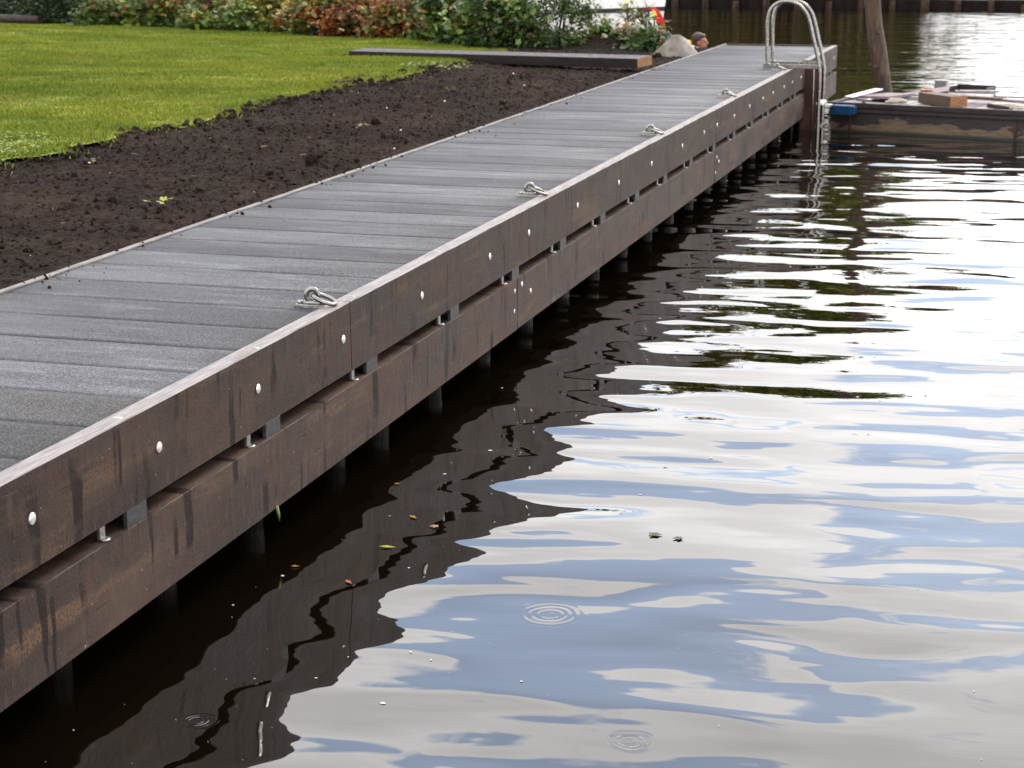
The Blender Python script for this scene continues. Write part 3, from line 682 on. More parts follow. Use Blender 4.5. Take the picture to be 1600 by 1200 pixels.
SH = [
 ('dark_shrub', 'dark green shrub at the far left corner of the lawn', -15.3, 28.95, .9, .6, 1.1, 3200, DARKG, ORANGE),
 ('dark_shrub', 'shaded deep green shrub second from the left behind the lawn', -13.75, 28.75, .85, .6, 1.1, 3200, DARKG, None),
 ('leafy_shrub', 'bright green lobed shrub with orange tips, leftmost bright one', -12.35, 28.25, .78, .55, .75, 1900, BRIGHT, ORANGE),
 ('leafy_shrub', 'bright green shrub between the two other bright green ones', -11.25, 28.05, .75, .55, .72, 1900, BRIGHT+YELLOW[:1], ORANGE+YELLOW),
 ('leafy_shrub', 'bright green shrub with some red leaves, rightmost bright one', -10.2, 27.75, .72, .55, .72, 1900, BRIGHT, ORANGE),
 ('autumn_shrub', 'yellow-green shrub arching over a dark hollow behind the lawn', -9.1, 27.35, .75, .55, .85, 1700, BRIGHT+YELLOW, YELLOW),
 ('autumn_shrub', 'orange and green autumn shrub left of the reddest shrub', -8.05, 26.75, .68, .5, .85, 2300, ORANGE+GREEN+YELLOW, ORANGE),
 ('autumn_shrub', 'rust red autumn shrub, the reddest of the hedge', -7.1, 26.35, .62, .5, .9, 2300, ORANGE+BROWN, ORANGE),
 ('autumn_shrub', 'orange and yellow autumn shrub right of the reddest shrub', -6.25, 25.75, .6, .48, .9, 2300, ORANGE+BRIGHT[:2]+YELLOW, ORANGE),
 ('leafy_shrub', 'mid green lobed shrub above the left end of the timber', -5.4, 25.15, .62, .48, .85, 2600, GREEN+BRIGHT[:2], ORANGE[:2]+GREEN),
 ('leafy_shrub', 'green shrub with pink buds behind the middle of the timber', -4.55, 24.55, .6, .48, .8, 2600, GREEN+BRIGHT[:1]+BROWN[:1], GREEN),
 ('tall_shrub', 'tall dark green shrub left of the white boat', -3.80, 24.75, .46, .45, 1.15, 3400, DARKG+GREEN[:3], GREEN),
 ('low_shrub', 'low yellow-green shrub in front of the white boat', -3.20, 24.95, .40, .38, .36, 1000, GREEN+BRIGHT+BROWN[:1], YELLOW+BRIGHT),
 ('berry_shrub', 'sparse brown and orange shrub beside the red cloth', -2.60, 24.75, .22, .28, .62, 480, BROWN+GREEN+ORANGE[:2], BROWN+BRIGHT[:2]),
 ('low_shrub', 'small blue-green shrub right beside the grey boulder', -2.42, 24.5, .22, .24, .24, 340, GREEN+DARKG[:1]+[(.07, .10, .07)], GREEN),
 ('yellow_shrub', 'bright yellow-green leafy shoots in front of the white boat', -3.06, 26.3, .13, .16, .62, 130, YELLOW+BRIGHT, [(.45, .46, .02), (.5, .48, .03)]),
 ('dark_shrub', 'deep green bush filling the hedge behind the orange shrubs', -7.6, 27.7, 1.4, .5, 1.2, 4200, DARKG, DARKG),
 ('dark_shrub', 'deep green bush filling the hedge behind the bright shrubs', -11.2, 29.2, 2.2, .5, 1.2, 6500, DARKG+GREEN[:1], DARKG),
 ('dark_shrub', 'dense dark bush at the left end of the hedge behind the log', -14.6, 29.7, 1.7, .5, 1.3, 6500, DARKG, DARKG),
 ('dark_shrub', 'deep green bush behind the green shrubs above the timber', -5.0, 26.1, .9, .45, 1.15, 3400, DARKG, DARKG),
]
for (nm, lb, x, y, rx, ry, h, n, pal, tp) in SH:
    nar = nm in ('tall_shrub', 'dark_shrub', 'berry_shrub')
    shrub(nm, lb, x, y, rx, ry, h, n*1.35, pal, (0.06, 0.10) if nar else (0.04, 0.072), NAR_V if nar else LV, NAR_F if nar else LF, top_pal=tp)
# dark edging log at far left
lg = MB().tube([(-0.9, 0, 0), (-0.4, 0.02, 0.0), (0.3, 0, .01), (0.9, -.02, 0)], [.075, .08, .085, .078], 12).build('edging_log', MDKWOOD)
lg.location = (-14.6, 28.15, 0.85); lg.rotation_euler[2] = R(-4); tag(lg, 'dark log lying at the left end of the hedge', 'log')
# weeds along the edge of the lawn
def sprig(name, label, x, y, n, rad, size, pal, z=None, cat='plant'):
    z = z if z is not None else float(soil_z(np.array([x]), np.array([y]))[0])
    a = rng.uniform(0, 2*math.pi, n); r = rad*np.sqrt(rng.random(n)); P = np.stack([r*np.cos(a), r*np.sin(a), rng.uniform(.012, .05, n)], -1)
    V, F = scatter(LV, LF, P, rng.uniform(*size, n), rand_rot(n, .5)); C = np.array(pal)[rng.integers(0, len(pal), n)]
    o = link(name, np_mesh(name, V, F, MLEAF, False, np.repeat(C, len(LV), 0))); o.location = (x, y, z); o['kind'] = 'stuff'; return tag(o, label, cat)
CLOV = [(.14, .19, .03), (.2, .24, .04), (.10, .15, .025)]
sprig('clover_patch', 'pale clover patch at the left edge of the lawn by the soil', -4.45, 11.35, 260, .42, (.014, .026), CLOV, 0.785)
sprig('clover_patch', 'second clover patch just beyond the pale one at the lawn edge', -4.7, 12.1, 120, .30, (.012, .022), CLOV, 0.785)
sprig('clover_patch', 'clover tuft in front of the left end of the timber', -4.25, 20.5, 110, .30, (.016, .03), CLOV, 0.775)
sprig('clover_patch', 'small clover tuft on the soil before the timber', -3.75, 20.0, 45, .22, (.014, .026), CLOV)
for (x_, y_, lb) in ((-3.0, 17.6, 'tiny weed seedling in the middle of the far soil'), (-2.55, 13.9, 'tiny weed seedling near the jetty halfway along the soil'), (-3.5, 11.2, 'tiny weed seedling near the near end of the lawn edge')):
    sprig('weed_seedling', lb, x_, y_, 9, .06, (.012, .022), [(.12, .13, .03), (.16, .15, .04)])
# twig with yellow leaves on the soil
tw = empty('leafy_twig', (-2.06, 9.41, 0.80)); tag(tw, 'broken twig with yellow-green leaves lying on the soil', 'twig')
MB().tube([(-.14, .03, 0), (-.05, .01, .02), (.03, 0, .02), (.16, .12, .01)], [.003, .004, .004, .002], 6).build('stem', MTRUNK, tw)
for (a, b_, c, rz) in ((.0, -.06, .012, 1.3), (.015, .03, .02, .4), (-.1, -.03, .012, 2.5), (.0, -.02, .03, -1.2), (-.03, .08, .01, 1.8)):
    V = LV*0.034; o = link('leaf', np_mesh('leaf', V, LF, MLEAF, False, np.tile(np.array([(.26, .26, .03)]), (len(LV), 1))), tw); o.location = (a, b_, c); o.rotation_euler = (random.uniform(-.5, .5), random.uniform(-.5, .5), rz)

# ------------------------------------------------------------------ work barge and what lies on it
ang = math.atan2(-0.518, 2.133)
bg = empty('work_barge', (0.30, 21.98, 0.0), ang); tag(bg, 'flat dark work barge with peeling paint moored beyond the ladder', 'barge')
BL, BWd, BH = 5.2, 1.42, 0.335
q = MB()
sec = [(-0.0, 0.05), (0.05, -0.25), (BL-0.05, -0.25), (BL, 0.05)]
outl = [(0.0, BH), (0.03, -0.0), (0.35, -0.28), (BL-0.35, -0.28), (BL-0.03, 0.0), (BL, BH)]
A = [q.bm.verts.new((x, 0, z)) for x, z in outl]; B = [q.bm.verts.new((x, BWd, z)) for x, z in outl]
q.bm.faces.new(A); q.bm.faces.new(B[::-1])
for i in range(len(outl)-1): q.bm.faces.new((A[i], B[i], B[i+1], A[i+1]))
q.build('hull', MHULL, bg)
MB().box(0.01, BL-0.01, 0.012, BWd-0.012, BH-0.07, BH-0.052).build('sole', MDKWOOD, bg)
for a in ((-0.02, BL+.02, -0.022, 0.045), (-0.02, BL+.02, BWd-0.045, BWd+0.022)):
    MB().box(a[0], a[1], a[2], a[3], BH-0.045, BH+0.016, 0.006).build('gunwale', MDKWOOD, bg)
for a in ((-0.022, 0.045), (BL-0.045, BL+0.022)):
    MB().box(a[0], a[1], 0.046, BWd-0.046, BH-0.045, BH+0.014, 0.006).build('end_rail', MDKWOOD, bg)
xx = 0.06; i = 0
while xx < BL-0.3:
    wdt = random.uniform(0.24, 0.30)
    MB().box(xx, xx+wdt-0.012, 0.055, BWd-0.055, BH-0.05, BH-0.004+random.uniform(-.004, .004), 0.003).build('deck_board', MPALE if i % 5 else MLILAC, bg); xx += wdt; i += 1
# rub strip with rust spots
MB().box(0.02, BL-0.02, -0.030, -0.0005, BH-0.095, BH-0.062, 0.004).build('rub_strip', MDKWOOD, bg)
for xx in (0.25, 2.2, 4.4):
    MB().box(xx, xx+.03, -.012, -.0005, .0, BH-.1, .002).build('rib', MRUST, bg)
for xx in (0.42, 2.75):
    MB().box(xx-.02, xx+.02, -.005, .035, BH+.0165, BH+.045, .004).tube([(xx-.09, .015, BH+.055), (xx+.09, .015, BH+.055)], .014, 8).build('cleat', MGALV, bg)
def on_barge(x, y, z=0.0):
    v = Matrix.Rotation(ang, 3, 'Z') @ Vector((x, y, 0)); return (0.30+v.x, 21.98+v.y, BH+0.001+z)
def thing_box(name, label, cat, parts, loc, rot=(0, 0, 0)):
    t = empty(name, loc); t.rotation_euler = rot; tag(t, label, cat)
    for (nm, mt, bx, bv) in parts: MB().box(*bx, bv).build(nm, mt, t)
    return t
thing_box('timber_block', 'short brown timber block with orange sawn end on the barge', 'timber', [('shaft', MBRWOOD, (-.33, .30, -.12, .12, 0, .125), .005), ('sawn_end', MCUT, (.30, .306, -.118, .118, .002, .123), .001)], on_barge(1.26, 0.36, 0.004), (0, 0, ang+R(-38)))
thing_box('blue_fender', 'blue plastic fender block at the barge corner beside the ladder', 'fender', [('body', MBLUE, (-.15, .11, -.08, .08, -.055, .055), .008), ('cap', MBLUE, (.11, .135, -.06, .06, -.042, .042), .006), ('lug', MWHITE, (-.24, -.16, -.03, .03, .02, .06), .008)], (0.50, 21.80, 0.275), (0, 0, ang))
thing_box('pale_panel', 'narrow pale panel tilted on the left end of the barge', 'panel', [('board', MWHITE, (-.06, .06, -.30, .30, 0, .016), .003), ('batten', MPALE, (-.05, .05, -.02, .02, -.028, -.0005), .003)], on_barge(0.13, 0.85, 0.05), (R(6), 0, ang+R(-18)))
thing_box('lilac_board', 'grey-lilac board lying on the left part of the barge', 'board', [('board', MLILAC, (-.20, .20, -.30, .30, 0, .03), .004), ('cleat', MDKWOOD, (-.19, .19, .20, .25, -.028, -.0005), .003)], on_barge(0.46, 0.72, 0.034), (0, R(-2), ang+R(-14)))
thing_box('orange_box', 'small orange box beside the leaning log', 'box', [('box', MORANGE, (-.07, .07, -.06, .06, 0, .085), .008), ('lid', MORANGE, (-.075, .075, -.065, .065, .0855, .10), .004), ('latch', MDARK, (-.015, .015, -.068, -.0655, .05, .095), .001)], on_barge(0.80, 1.20, 0.004), (0, 0, ang+R(12)))
def rope(name, label, loc, r, turns, rad=0.012, sq=1.0, seed=1):
    rr = random.Random(seed); pts = []
    for i in range(turns*16):
        a = 2*math.pi*i/16; k_ = 1+0.25*math.sin(a*1.7+seed); pts.append((r*k_*math.cos(a)*(1-.12*i/16/turns), r*sq*k_*math.sin(a), 0.012+0.012*(i//16)+rr.uniform(0, .006)))
    o = MB().tube(pts, rad, 7).build(name, MROPE); o.location = loc; o.rotation_euler[2] = ang; return tag(o, label, 'rope')
rope('rope_coil', 'loose pale rope heap on the left half of the barge', on_barge(0.72, 0.30, 0.004), 0.10, 3, seed=2)
rope('rope_coil', 'flat pale rope loop on the right end of the barge', on_barge(2.02, 0.36, 0.004), 0.20, 2, 0.010, 0.55, seed=5)
thing_box('wooden_wedge', 'small dark wedge of wood beside the flat rope loop', 'wedge', [('wedge', MDKWOOD, (-.12, .12, -.05, .05, 0, .05), .004), ('chip', MBRWOOD, (.12, .17, -.03, .03, 0, .03), .003)], on_barge(1.95, 0.17, 0.004), (0, R(8), ang+R(20)))

# second low raft behind the barge
rf = empty('work_raft', (1.02, 24.35, 0.0), ang+R(3)); tag(rf, 'low raft of pale boards floating behind the barge', 'raft')
for yy in (0.1, 0.75, 1.35): MB().box(0, 3.4, yy-.12, yy+.12, -0.16, 0.11, 0.03).build('float', MDARK, rf)
for i in range(12):
    MB().box(i*0.285, i*0.285+0.272, 0.0, 1.5, 0.112, 0.142+random.uniform(0, .004), 0.003).build('deck_board', MPALE, rf)
def on_raft(x, y, z=0):
    v = Matrix.Rotation(ang+R(3), 3, 'Z') @ Vector((x, y, 0)); return (1.02+v.x, 24.35+v.y, 0.148+z)
ar = ang+R(3)
thing_box('leaning_boards', 'pair of dark-edged grey boards propped on the raft beside the log', 'boards', [('board', MLILAC, (-.30, .30, -.22, .22, .0, .025), .003), ('board', MDKWOOD, (-.30, .30, -.245, -.2205, -.06, .03), .003)], on_raft(0.18, 0.3, 0.10), (R(4), R(-10), ar+R(10)))
thing_box('tool_crate', 'dark open crate with a raised back on the raft', 'crate', [('base', MDKWOOD, (-.26, .26, -.2, .2, 0, .03), .003), ('back', MDKWOOD, (-.26, .26, .175, .2, .031, .17), .004), ('front', MBRWOOD, (-.26, .26, -.2, -.18, .031, .10), .003), ('side', MDKWOOD, (-.26, -.24, -.179, .174, .031, .16), .003), ('side', MDKWOOD, (.24, .26, -.179, .174, .031, .16), .003)], on_raft(0.62, 1.0, 0.0), (0, 0, ar+R(-6)))
thing_box('grey_bin', 'small grey bin standing on the raft left of the crate', 'bin', [('body', MGALV, (-.08, .08, -.08, .08, 0, .2), .012), ('rim', MGALV, (-.09, .09, -.09, .09, .2005, .222), .004)], on_raft(0.18, 1.15, 0.0), (0, 0, ar))
thing_box('board_stack', 'flat stack of pale panels in the middle of the raft', 'boards', [('board', MPALE, (-.36, .36, -.26, .26, .0, .04), .004), ('board', MLILAC, (-.34, .35, -.25, .25, .0405, .075), .004), ('board', MPALE, (-.30, .36, -.24, .24, .0755, .105), .004)], on_raft(0.66, 0.36, 0.0), (0, 0, ar+R(5)))
thing_box('white_sheet', 'broad white panel lying flat on the right of the raft', 'panel', [('sheet', MWHITE, (-.28, .28, -.45, .45, 0, .02), .002), ('edge_strip', MPALE, (-.29, -.2805, -.45, .45, 0, .03), .002)], on_raft(1.30, 0.62, 0.0), (0, 0, ar+R(-8)))
thing_box('dark_trough', 'long dark wooden trough on the right end of the raft', 'trough', [('base', MDKWOOD, (-.75, .75, -.25, .25, 0, .03), .004), ('side', MDKWOOD, (-.75, .75, -.25, -.22, .031, .16), .004), ('side', MDKWOOD, (-.75, .75, .22, .25, .031, .16), .004), ('end', MBRWOOD, (-.75, -.72, -.219, .219, .031, .15), .004), ('end', MBRWOOD, (.72, .75, -.219, .219, .031, .15), .004), ('slat', MLILAC, (-.70, .70, -.03, .03, .09, .11), .003)], on_raft(2.30, 0.55, 0.0), (0, 0, ar+R(-3)))

for i, (x_, y_, a_, l_, m_, lb) in enumerate(((0.75, 0.70, 24, .55, MPALE, 'weathered plank lying askew on the raft beside the crate'), (1.75, 1.15, -30, .7, MBRWOOD, 'brown plank lying askew on the raft behind the white panel'), (1.15, 1.25, 8, .6, MLILAC, 'lilac-grey plank at the back edge of the raft'))):
    thing_box('loose_plank', lb, 'plank', [('plank', m_, (-l_/2, l_/2, -.06, .06, 0, .028), .003), ('nail_strip', MDKWOOD, (-l_/2+.02, -l_/2+.05, -.055, .055, .0285, .034), .001)], on_raft(x_, y_, 0.11 if i == 0 else 0.003), (0, 0, ar+R(a_)))
for i, (x_, y_, a_, l_, m_, lb) in enumerate(((0.95, 0.95, 12, .8, MPALE, 'long weathered plank along the back gunwale of the barge'), (1.75, 0.85, -9, .9, MLILAC, 'long grey plank lying across the right half of the barge'), (1.62, 0.62, 4, .5, MBRWOOD, 'short brown plank behind the orange-ended timber block'))):
    thing_box('loose_plank', lb, 'plank', [('plank', m_, (-l_/2, l_/2, -.055, .055, 0, .03), .003), ('nail_strip', MDKWOOD, (-l_/2+.02, -l_/2+.05, -.05, .05, .0305, .036), .001)], on_barge(x_, y_, 0.004+.032*i), (0, R(1.5), ang+R(a_)))

# leaning log pole with knots
lp = empty('leaning_log', (0.79, 23.75, 0)); tag(lp, 'stripped brown log pole leaning out of the water behind the barge', 'pole')
pts, rs = [], []
for i in range(26):
    z = -0.9+i*0.14; pts.append((0.03-0.155*z+0.012*math.sin(z*4), 0.04*math.sin(z*2.1), z)); rs.append(0.108-0.006*z+0.004*math.sin(z*9))
MB().tube(pts, rs, 18).build('trunk', MBARK, lp)
for (z, a) in ((0.62, 4.2), (1.05, 5.0), (1.9, 3.6)):
    c = Vector((0.03-0.155*z, 0.04*math.sin(z*2.1), z)); d = Vector((math.cos(a), math.sin(a), 0.3)).normalized()
    MB().tube([c+d*0.07, c+d*0.122], [.030, .020], 9).build('knot', MBARK, lp)

# ------------------------------------------------------------------ kayak, paddle, person beyond the jetty
kx, ky = -2.08, 26.25
ky_e = empty('kayak', (kx, ky, 0)); tag(ky_e, 'low white kayak afloat behind the end of the garden', 'kayak')
q = MB(); rows = []
for i in range(17):
    t = i/16*2-1; hw = 0.31*(1-abs(t)**2.2)+0.012; sheer = 0.13+0.07*t*t; row = []
    for k in range(9):
        a = math.pi*k/8; row.append(q.bm.verts.new((t*1.9, -hw*math.cos(a), sheer-(0.24-0.05*t*t)*math.sin(a)**0.7)))
    rows.append(row)
for A, B in zip(rows, rows[1:]):
    for k in range(8): q.bm.faces.new((A[k], A[k+1], B[k+1], B[k])).smooth = True
o = q.build('hull', MWHITE, ky_e); o.modifiers.new('shell', 'SOLIDIFY').thickness = 0.012
for s_ in (-1, 1):
    q = MB(); row2 = []
    for i in range(8):
        t = s_*(0.3+0.7*i/7); hw = 0.31*(1-abs(t)**2.2)+0.006; sh = 0.132+0.07*t*t
        row2.append([q.bm.verts.new((t*1.9, -hw, sh)), q.bm.verts.new((t*1.9, 0, sh+0.05*(1-abs(t)))), q.bm.verts.new((t*1.9, hw, sh))])
    for A, B in zip(row2, row2[1:]):
        for k in range(2): q.bm.faces.new((A[k], A[k+1], B[k+1], B[k])).smooth = True
    o = q.build('deck', MYEL, ky_e); o.modifiers.new('shell', 'SOLIDIFY').thickness = 0.008
pd = empty('paddle', (kx+0.30, ky+0.15, 0.66)); pd.rotation_euler = (0, R(4), R(8)); tag(pd, 'white-bladed paddle held by the kayaker', 'paddle')
MB().tube([(-.62, 0, 0), (.62, 0, 0)], .015, 10).build('shaft', MDARK, pd)
for s_ in (-1, 1):
    MB().ell((s_*0.50, 0, 0), (.15, .075, .012)).build('blade', MWHITE, pd)
# person: fused from overlapping limbs into one skin
pe = empty('person', (kx, ky, 0.0)); tag(pe, 'person in a yellow and cream vest seen in profile behind the jetty', 'person')
hip = Vector((-0.02, 0, 0.02)); hd = Vector((0.035, 0, 0.765))
q = MB()
q.ell(hd+Vector((-0.012, 0, 0.03)), (0.098, 0.077, 0.105)); q.ell(hd+Vector((0.035, 0, -0.035)), (0.062, 0.058, 0.078)); q.ell(hd+Vector((0.062, 0, -0.088)), (0.026, 0.030, 0.020))
q.tube([hd+Vector((0.088, 0, 0.025)), hd+Vector((0.116, 0, -0.018)), hd+Vector((0.098, 0, -0.026))], [0.010, 0.017, 0.012], 8)
q.ell(hd+Vector((0.092, 0, -0.056)), (0.012, 0.024, 0.007)); q.ell(hd+Vector((0.088, 0, 0.032)), (0.014, 0.052, 0.010))
for s_ in (-1, 1):
    q.ell(hd+Vector((-0.005, s_*0.078, -0.005)), (0.020, 0.010, 0.032)); q.ell(hd+Vector((0.078, s_*0.028, 0.012)), (0.013, 0.013, 0.011))
q.tube([hd+Vector((-0.03, 0, -0.06)), hd+Vector((-0.045, 0, -0.17))], [0.056, 0.062], 14)
q.tube([hip, hip+Vector((-.01, 0, .15)), hip+Vector((-.01, 0, .34)), hip+Vector((-.01, 0, .50)), hip+Vector((0, 0, .58))], [.15, .14, .155, .15, .07], 18)
for s_ in (-1, 1):
    sh = Vector((-.02, s_*.19, .53)); el = Vector((.12, s_*.30, .40)); wr = Vector((.27, s_*.22, .60)) if s_ < 0 else Vector((.31, s_*.22, .60))
    q.tube([Vector((-.02, s_*.06, .55)), sh, el, wr], [.06, .058, .042, .030], 12); q.ell(wr+Vector((.035, 0, .03)), (.045, .022, .045))
    for f_ in range(4): q.tube([wr+Vector((.045, s_*(.022-f_*.013), .05)), wr+Vector((.075, s_*(.022-f_*.013), .055)), wr+Vector((.078, s_*(.022-f_*.013), .02)), wr+Vector((.055, s_*(.022-f_*.013), .008))], [.009, .0085, .008, .007], 7)
    q.tube([wr+Vector((.02, -s_*.02, .02)), wr+Vector((.04, -s_*.035, .01)), wr+Vector((.06, -s_*.03, .0))], [.011, .010, .008], 7)
    kn = Vector((.42, s_*.16, .16)); ft = Vector((.85, s_*.12, -.02)); q.tube([hip+Vector((0, s_*.08, 0)), kn, ft, ft+Vector((.03, 0, .12))], [.085, .06, .042, .03], 12)
body = q.build('body', MSKIN, pe); rm = body.modifiers.new('fuse', 'REMESH'); rm.mode = 'VOXEL'; rm.voxel_size = 0.008; rm.use_smooth_shade = True
sm = body.modifiers.new('soften', 'SMOOTH'); sm.iterations = 3; sm.factor = 0.5
q = MB(); q.ell(hd+Vector((-0.030, 0, 0.048)), (0.098, 0.086, 0.100), 20, 14); q.ell(hd+Vector((-0.06, 0, -0.015)), (0.058, 0.076, 0.085)); q.ell(hd+Vector((0.028, 0, 0.092)), (0.055, 0.072, 0.040))
hr = q.build('hair', MHAIR, pe); rm = hr.modifiers.new('fuse', 'REMESH'); rm.mode = 'VOXEL'; rm.voxel_size = 0.008; rm.use_smooth_shade = True
for s_ in (-1, 1): MB().ell(hd+Vector((0.090, s_*0.029, 0.013)), (0.006, 0.009, 0.006), 10, 6).build('eye', MDARK, pe)
q = MB(); q.tube([hip+Vector((-.01, 0, .16)), hip+Vector((-.012, 0, .30)), hip+Vector((-.012, 0, .46)), hip+Vector((-.012, 0, .57))], [.165, .178, .178, .115], 22, caps=False)
for s_ in (-1, 1): q.tube([Vector((-.02, s_*.07, .57)), Vector((-.02, s_*.17, .555)), Vector((.02, s_*.235, .48))], [.085, .078, .066], 14)
q.tube([(.05, -.15, .655), (-.05, -.13, .675), (-.09, 0, .68), (-.05, .13, .675), (.05, .15, .655)], [.045, .055, .06, .055, .045], 12)
q.build('vest', MCREAM, pe)
q = MB(); q.tube([(-.06, -.17, .66), (-.12, -.08, .735), (-.135, 0, .75), (-.12, .08, .735), (-.06, .17, .66)], [.04, .05, .052, .05, .04], 10); q.build('collar', MYEL, pe)
q = MB()
for s_ in (-1, 1): q.tube([hip+Vector((-.02, s_*.08, .0)), Vector((.42, s_*.16, .165)), Vector((.82, s_*.12, 0))], [.10, .072, .052], 12)
q.build('trousers', MTROU, pe)

# red cloth draped over a rail
rc = empty('red_cloth', (-2.86, 26.75, 0.80)); tag(rc, 'red cloth hanging over a low rail by the shrubs', 'cloth')
q = MB(); cols = []
rt_ = [(-.20, .28), (-.15, .36), (-.08, .41), (0, .42), (.06, .40), (.10, .33), (.135, .24), (.16, .14), (.175, .04), (.18, -.08)]
for i in range(11):
    u_ = i/10; row = []
    for k, (px_, pz) in enumerate(rt_):
        wv = 0.014*math.sin(u_*17+k*0.5)*(0.3+k/9)
        row.append(q.bm.verts.new((px_+wv, -0.22+0.44*u_, pz-0.05*abs(u_-.5)*k/9)))
    cols.append(row)
for A, B in zip(cols, cols[1:]):
    for k in range(len(rt_)-1): q.bm.faces.new((A[k], A[k+1], B[k+1], B[k])).smooth = True
o = q.build('drape', MRED, rc); o.modifiers.new('shell', 'SOLIDIFY').thickness = 0.006
MB().tube([(0.0, -.22, .40), (0.0, .22, .40)], .012, 8).tube([(0, -.2, .40), (0, -.2, -.3)], .012, 8).tube([(0, .2, .40), (0, .2, -.3)], .012, 8).build('rail', MDKWOOD, rc)

# white motor boat beyond the shrubs
wb = empty('white_boat', (-7.2, 36.0, 0), R(-4)); tag(wb, 'white motor boat with a dark rubbing strip behind the shrubs', 'boat')
def hull_mesh(L_, stations, mat, name, par):
    q = MB(); rows = []
    for i in range(21):
        t = i/20; x = L_*t-L_/2-0.0; hw = 1.05*min(1, (1-t)*2.6)**0.6 if t > .6 else 1.05
        row = []
        for (zf, wf) in stations: row.append(q.bm.verts.new((x+0.5*(zf)*max(0, t-.7), -hw*wf, zf+0.22*max(0, t-.5)*zf)))
        for (zf, wf) in reversed(stations): row.append(q.bm.verts.new((x+0.5*(zf)*max(0, t-.7), hw*wf, zf+0.22*max(0, t-.5)*zf)))
        rows.append(row)
    for A, B in zip(rows, rows[1:]):
        for k in range(len(A)): q.bm.faces.new((A[k], A[(k+1) % len(A)], B[(k+1) % len(A)], B[k]))
    q.bm.faces.new(rows[0]); q.bm.faces.new(rows[-1][::-1])
    return q.build(name, mat, par)
hull_mesh(5.2, [(-0.3, .5), (0.0, .82), (0.35, .93), (0.72, .98)], MWHITE, 'hull', wb)
hull_mesh(5.2, [(0.722, 1.0), (0.80, 1.0)], MDARK, 'rubbing_strip', wb)
hull_mesh(5.2, [(0.802, .98), (1.28, .96), (1.32, .9)], MWHITE, 'topside', wb)
MB().box(-1.6, 0.9, -.72, .72, 1.321, 1.9, 0.08).build('cabin', MWHITE, wb)
for s_ in (-1, 1): MB().box(-1.3, 0.6, s_*.725-.006, s_*.725+.006, 1.5, 1.78, 0.003).build('window', MDARK, wb)

# ------------------------------------------------------------------ far bank: piling wall, trees
wall = empty('piling_wall', (0, 0, 0)); tag(wall, 'low dark timber piling wall along the far bank', 'wall')
st_me = MB().tube([(0, 0, -.5), (0, 0, 0.1), (0, 0, 0.28)], [.115, .11, .10], 10).mesh('post', MPOST)
bd_me = MB().box(-0.485, 0.485, -0.03, 0.03, -0.5, 0.30, 0.004).mesh('board', MWALL)
xw = -16.0
while xw < 9:
    yw = bank_y(xw)-0.10
    o = link('board', bd_me, wall); o.location = (xw, yw, random.uniform(-.03, .02)); o.rotation_euler[2] = -math.atan(19.7/600)
    o = link('post', st_me, wall); o.location = (xw+0.485, yw-0.17, random.uniform(-.1, .06)); o.rotation_euler = (random.uniform(-.04, .04), random.uniform(-.04, .04), random.uniform(0, 3)); o.scale = (random.uniform(.8, 1.25),)*2+(1,)
    xw += 0.975
def tree(label, x, y, h, rx, n, pal, trunk_h=0.22, lf=(.34, .7), name='bank_tree', z0=0.26):
    t = empty(name, (x, y, z0)); tag(t, label, 'tree', 'trees on the far bank')
    q = MB(); r0 = 0.024*h
    q.tube([(0, 0, -.1), (0.05*r0, 0, h*.2), (0.4*r0, .2*r0, h*.5), (0.2*r0, 0, h*.85)], [r0, r0*.8, r0*.5, r0*.12], 10)
    for i in range(9):
        a = i*2.4+x; zz_ = h*(.25+.06*i); e = Vector((math.cos(a)*rx*.7, math.sin(a)*rx*.7, zz_+h*.13)); s0 = Vector((0, 0, zz_))
        q.tube([s0, s0.lerp(e, .5)+Vector((0, 0, .2)), e], [r0*.35, r0*.22, r0*.06], 7)
    q.build('trunk', MTRUNK, t)
    nc = 60; cu = rng.normal(0, 1, (nc, 3)); cu /= np.linalg.norm(cu, axis=1)[:, None]
    cc = cu*(rng.random(nc)**.4)[:, None]*np.array([rx*.85, rx*.85, h*(1-trunk_h)*.46]); cc[:, 2] += h*(trunk_h+(1-trunk_h)*.5)
    taper = 1-0.45*np.clip((cc[:, 2]/h-.45)/.55, 0, 1); cc[:, :2] *= taper[:, None]
    ci = rng.integers(0, nc, n); P = cc[ci]+rng.normal(0, 1, (n, 3))*np.array([.2, .2, .14])*rx
    V, F = scatter(NAR_V, NAR_F, P, rng.uniform(*lf, n), rand_rot(n, 1.0)); C = np.array(pal)[rng.integers(0, len(pal), n)]*rng.uniform(.7, 1.3, (n, 1))
    cr = link('crown', np_mesh('crown', V, F, MFAR, False, np.repeat(C, len(NAR_V), 0)), t); cr['kind'] = 'stuff'
TG = [(.11, .125, .012), (.14, .15, .016), (.08, .095, .012)]; TB = [(.13, .09, .014), (.11, .085, .012), (.15, .10, .016)]
for a in (('round green tree nearest the open sky on the far bank', -4.9, 66.5, 11.0, 3.4, 14000, TG), ('olive tree standing second from the open sky on the far bank', -9.6, 68, 12.0, 4.0, 14000, TG+TB), ('brown-green tree third from the open sky on the far bank', -14.6, 67, 11.5, 4.4, 14000, TB),
          ('slim dark tree rising behind the first and second trees', -7.2, 72, 12, 3.6, 12000, TG+TB), ('slim olive tree rising behind the second and third trees', -12.2, 72.5, 12.5, 3.8, 12000, TB+TG), ('tall dark tree in the middle of the far bank row', -20.0, 70, 14, 5, 14000, TG), ('broad olive tree left of the tall dark one', -26.5, 69, 14, 5.2, 9000, TB+TG), ('green tree far left on the opposite bank', -34, 71, 15, 5.4, 8000, TG), ('leftmost olive tree on the opposite bank', -42, 72, 15, 5.5, 8000, TB)):
    tree(*a, trunk_h=.12)
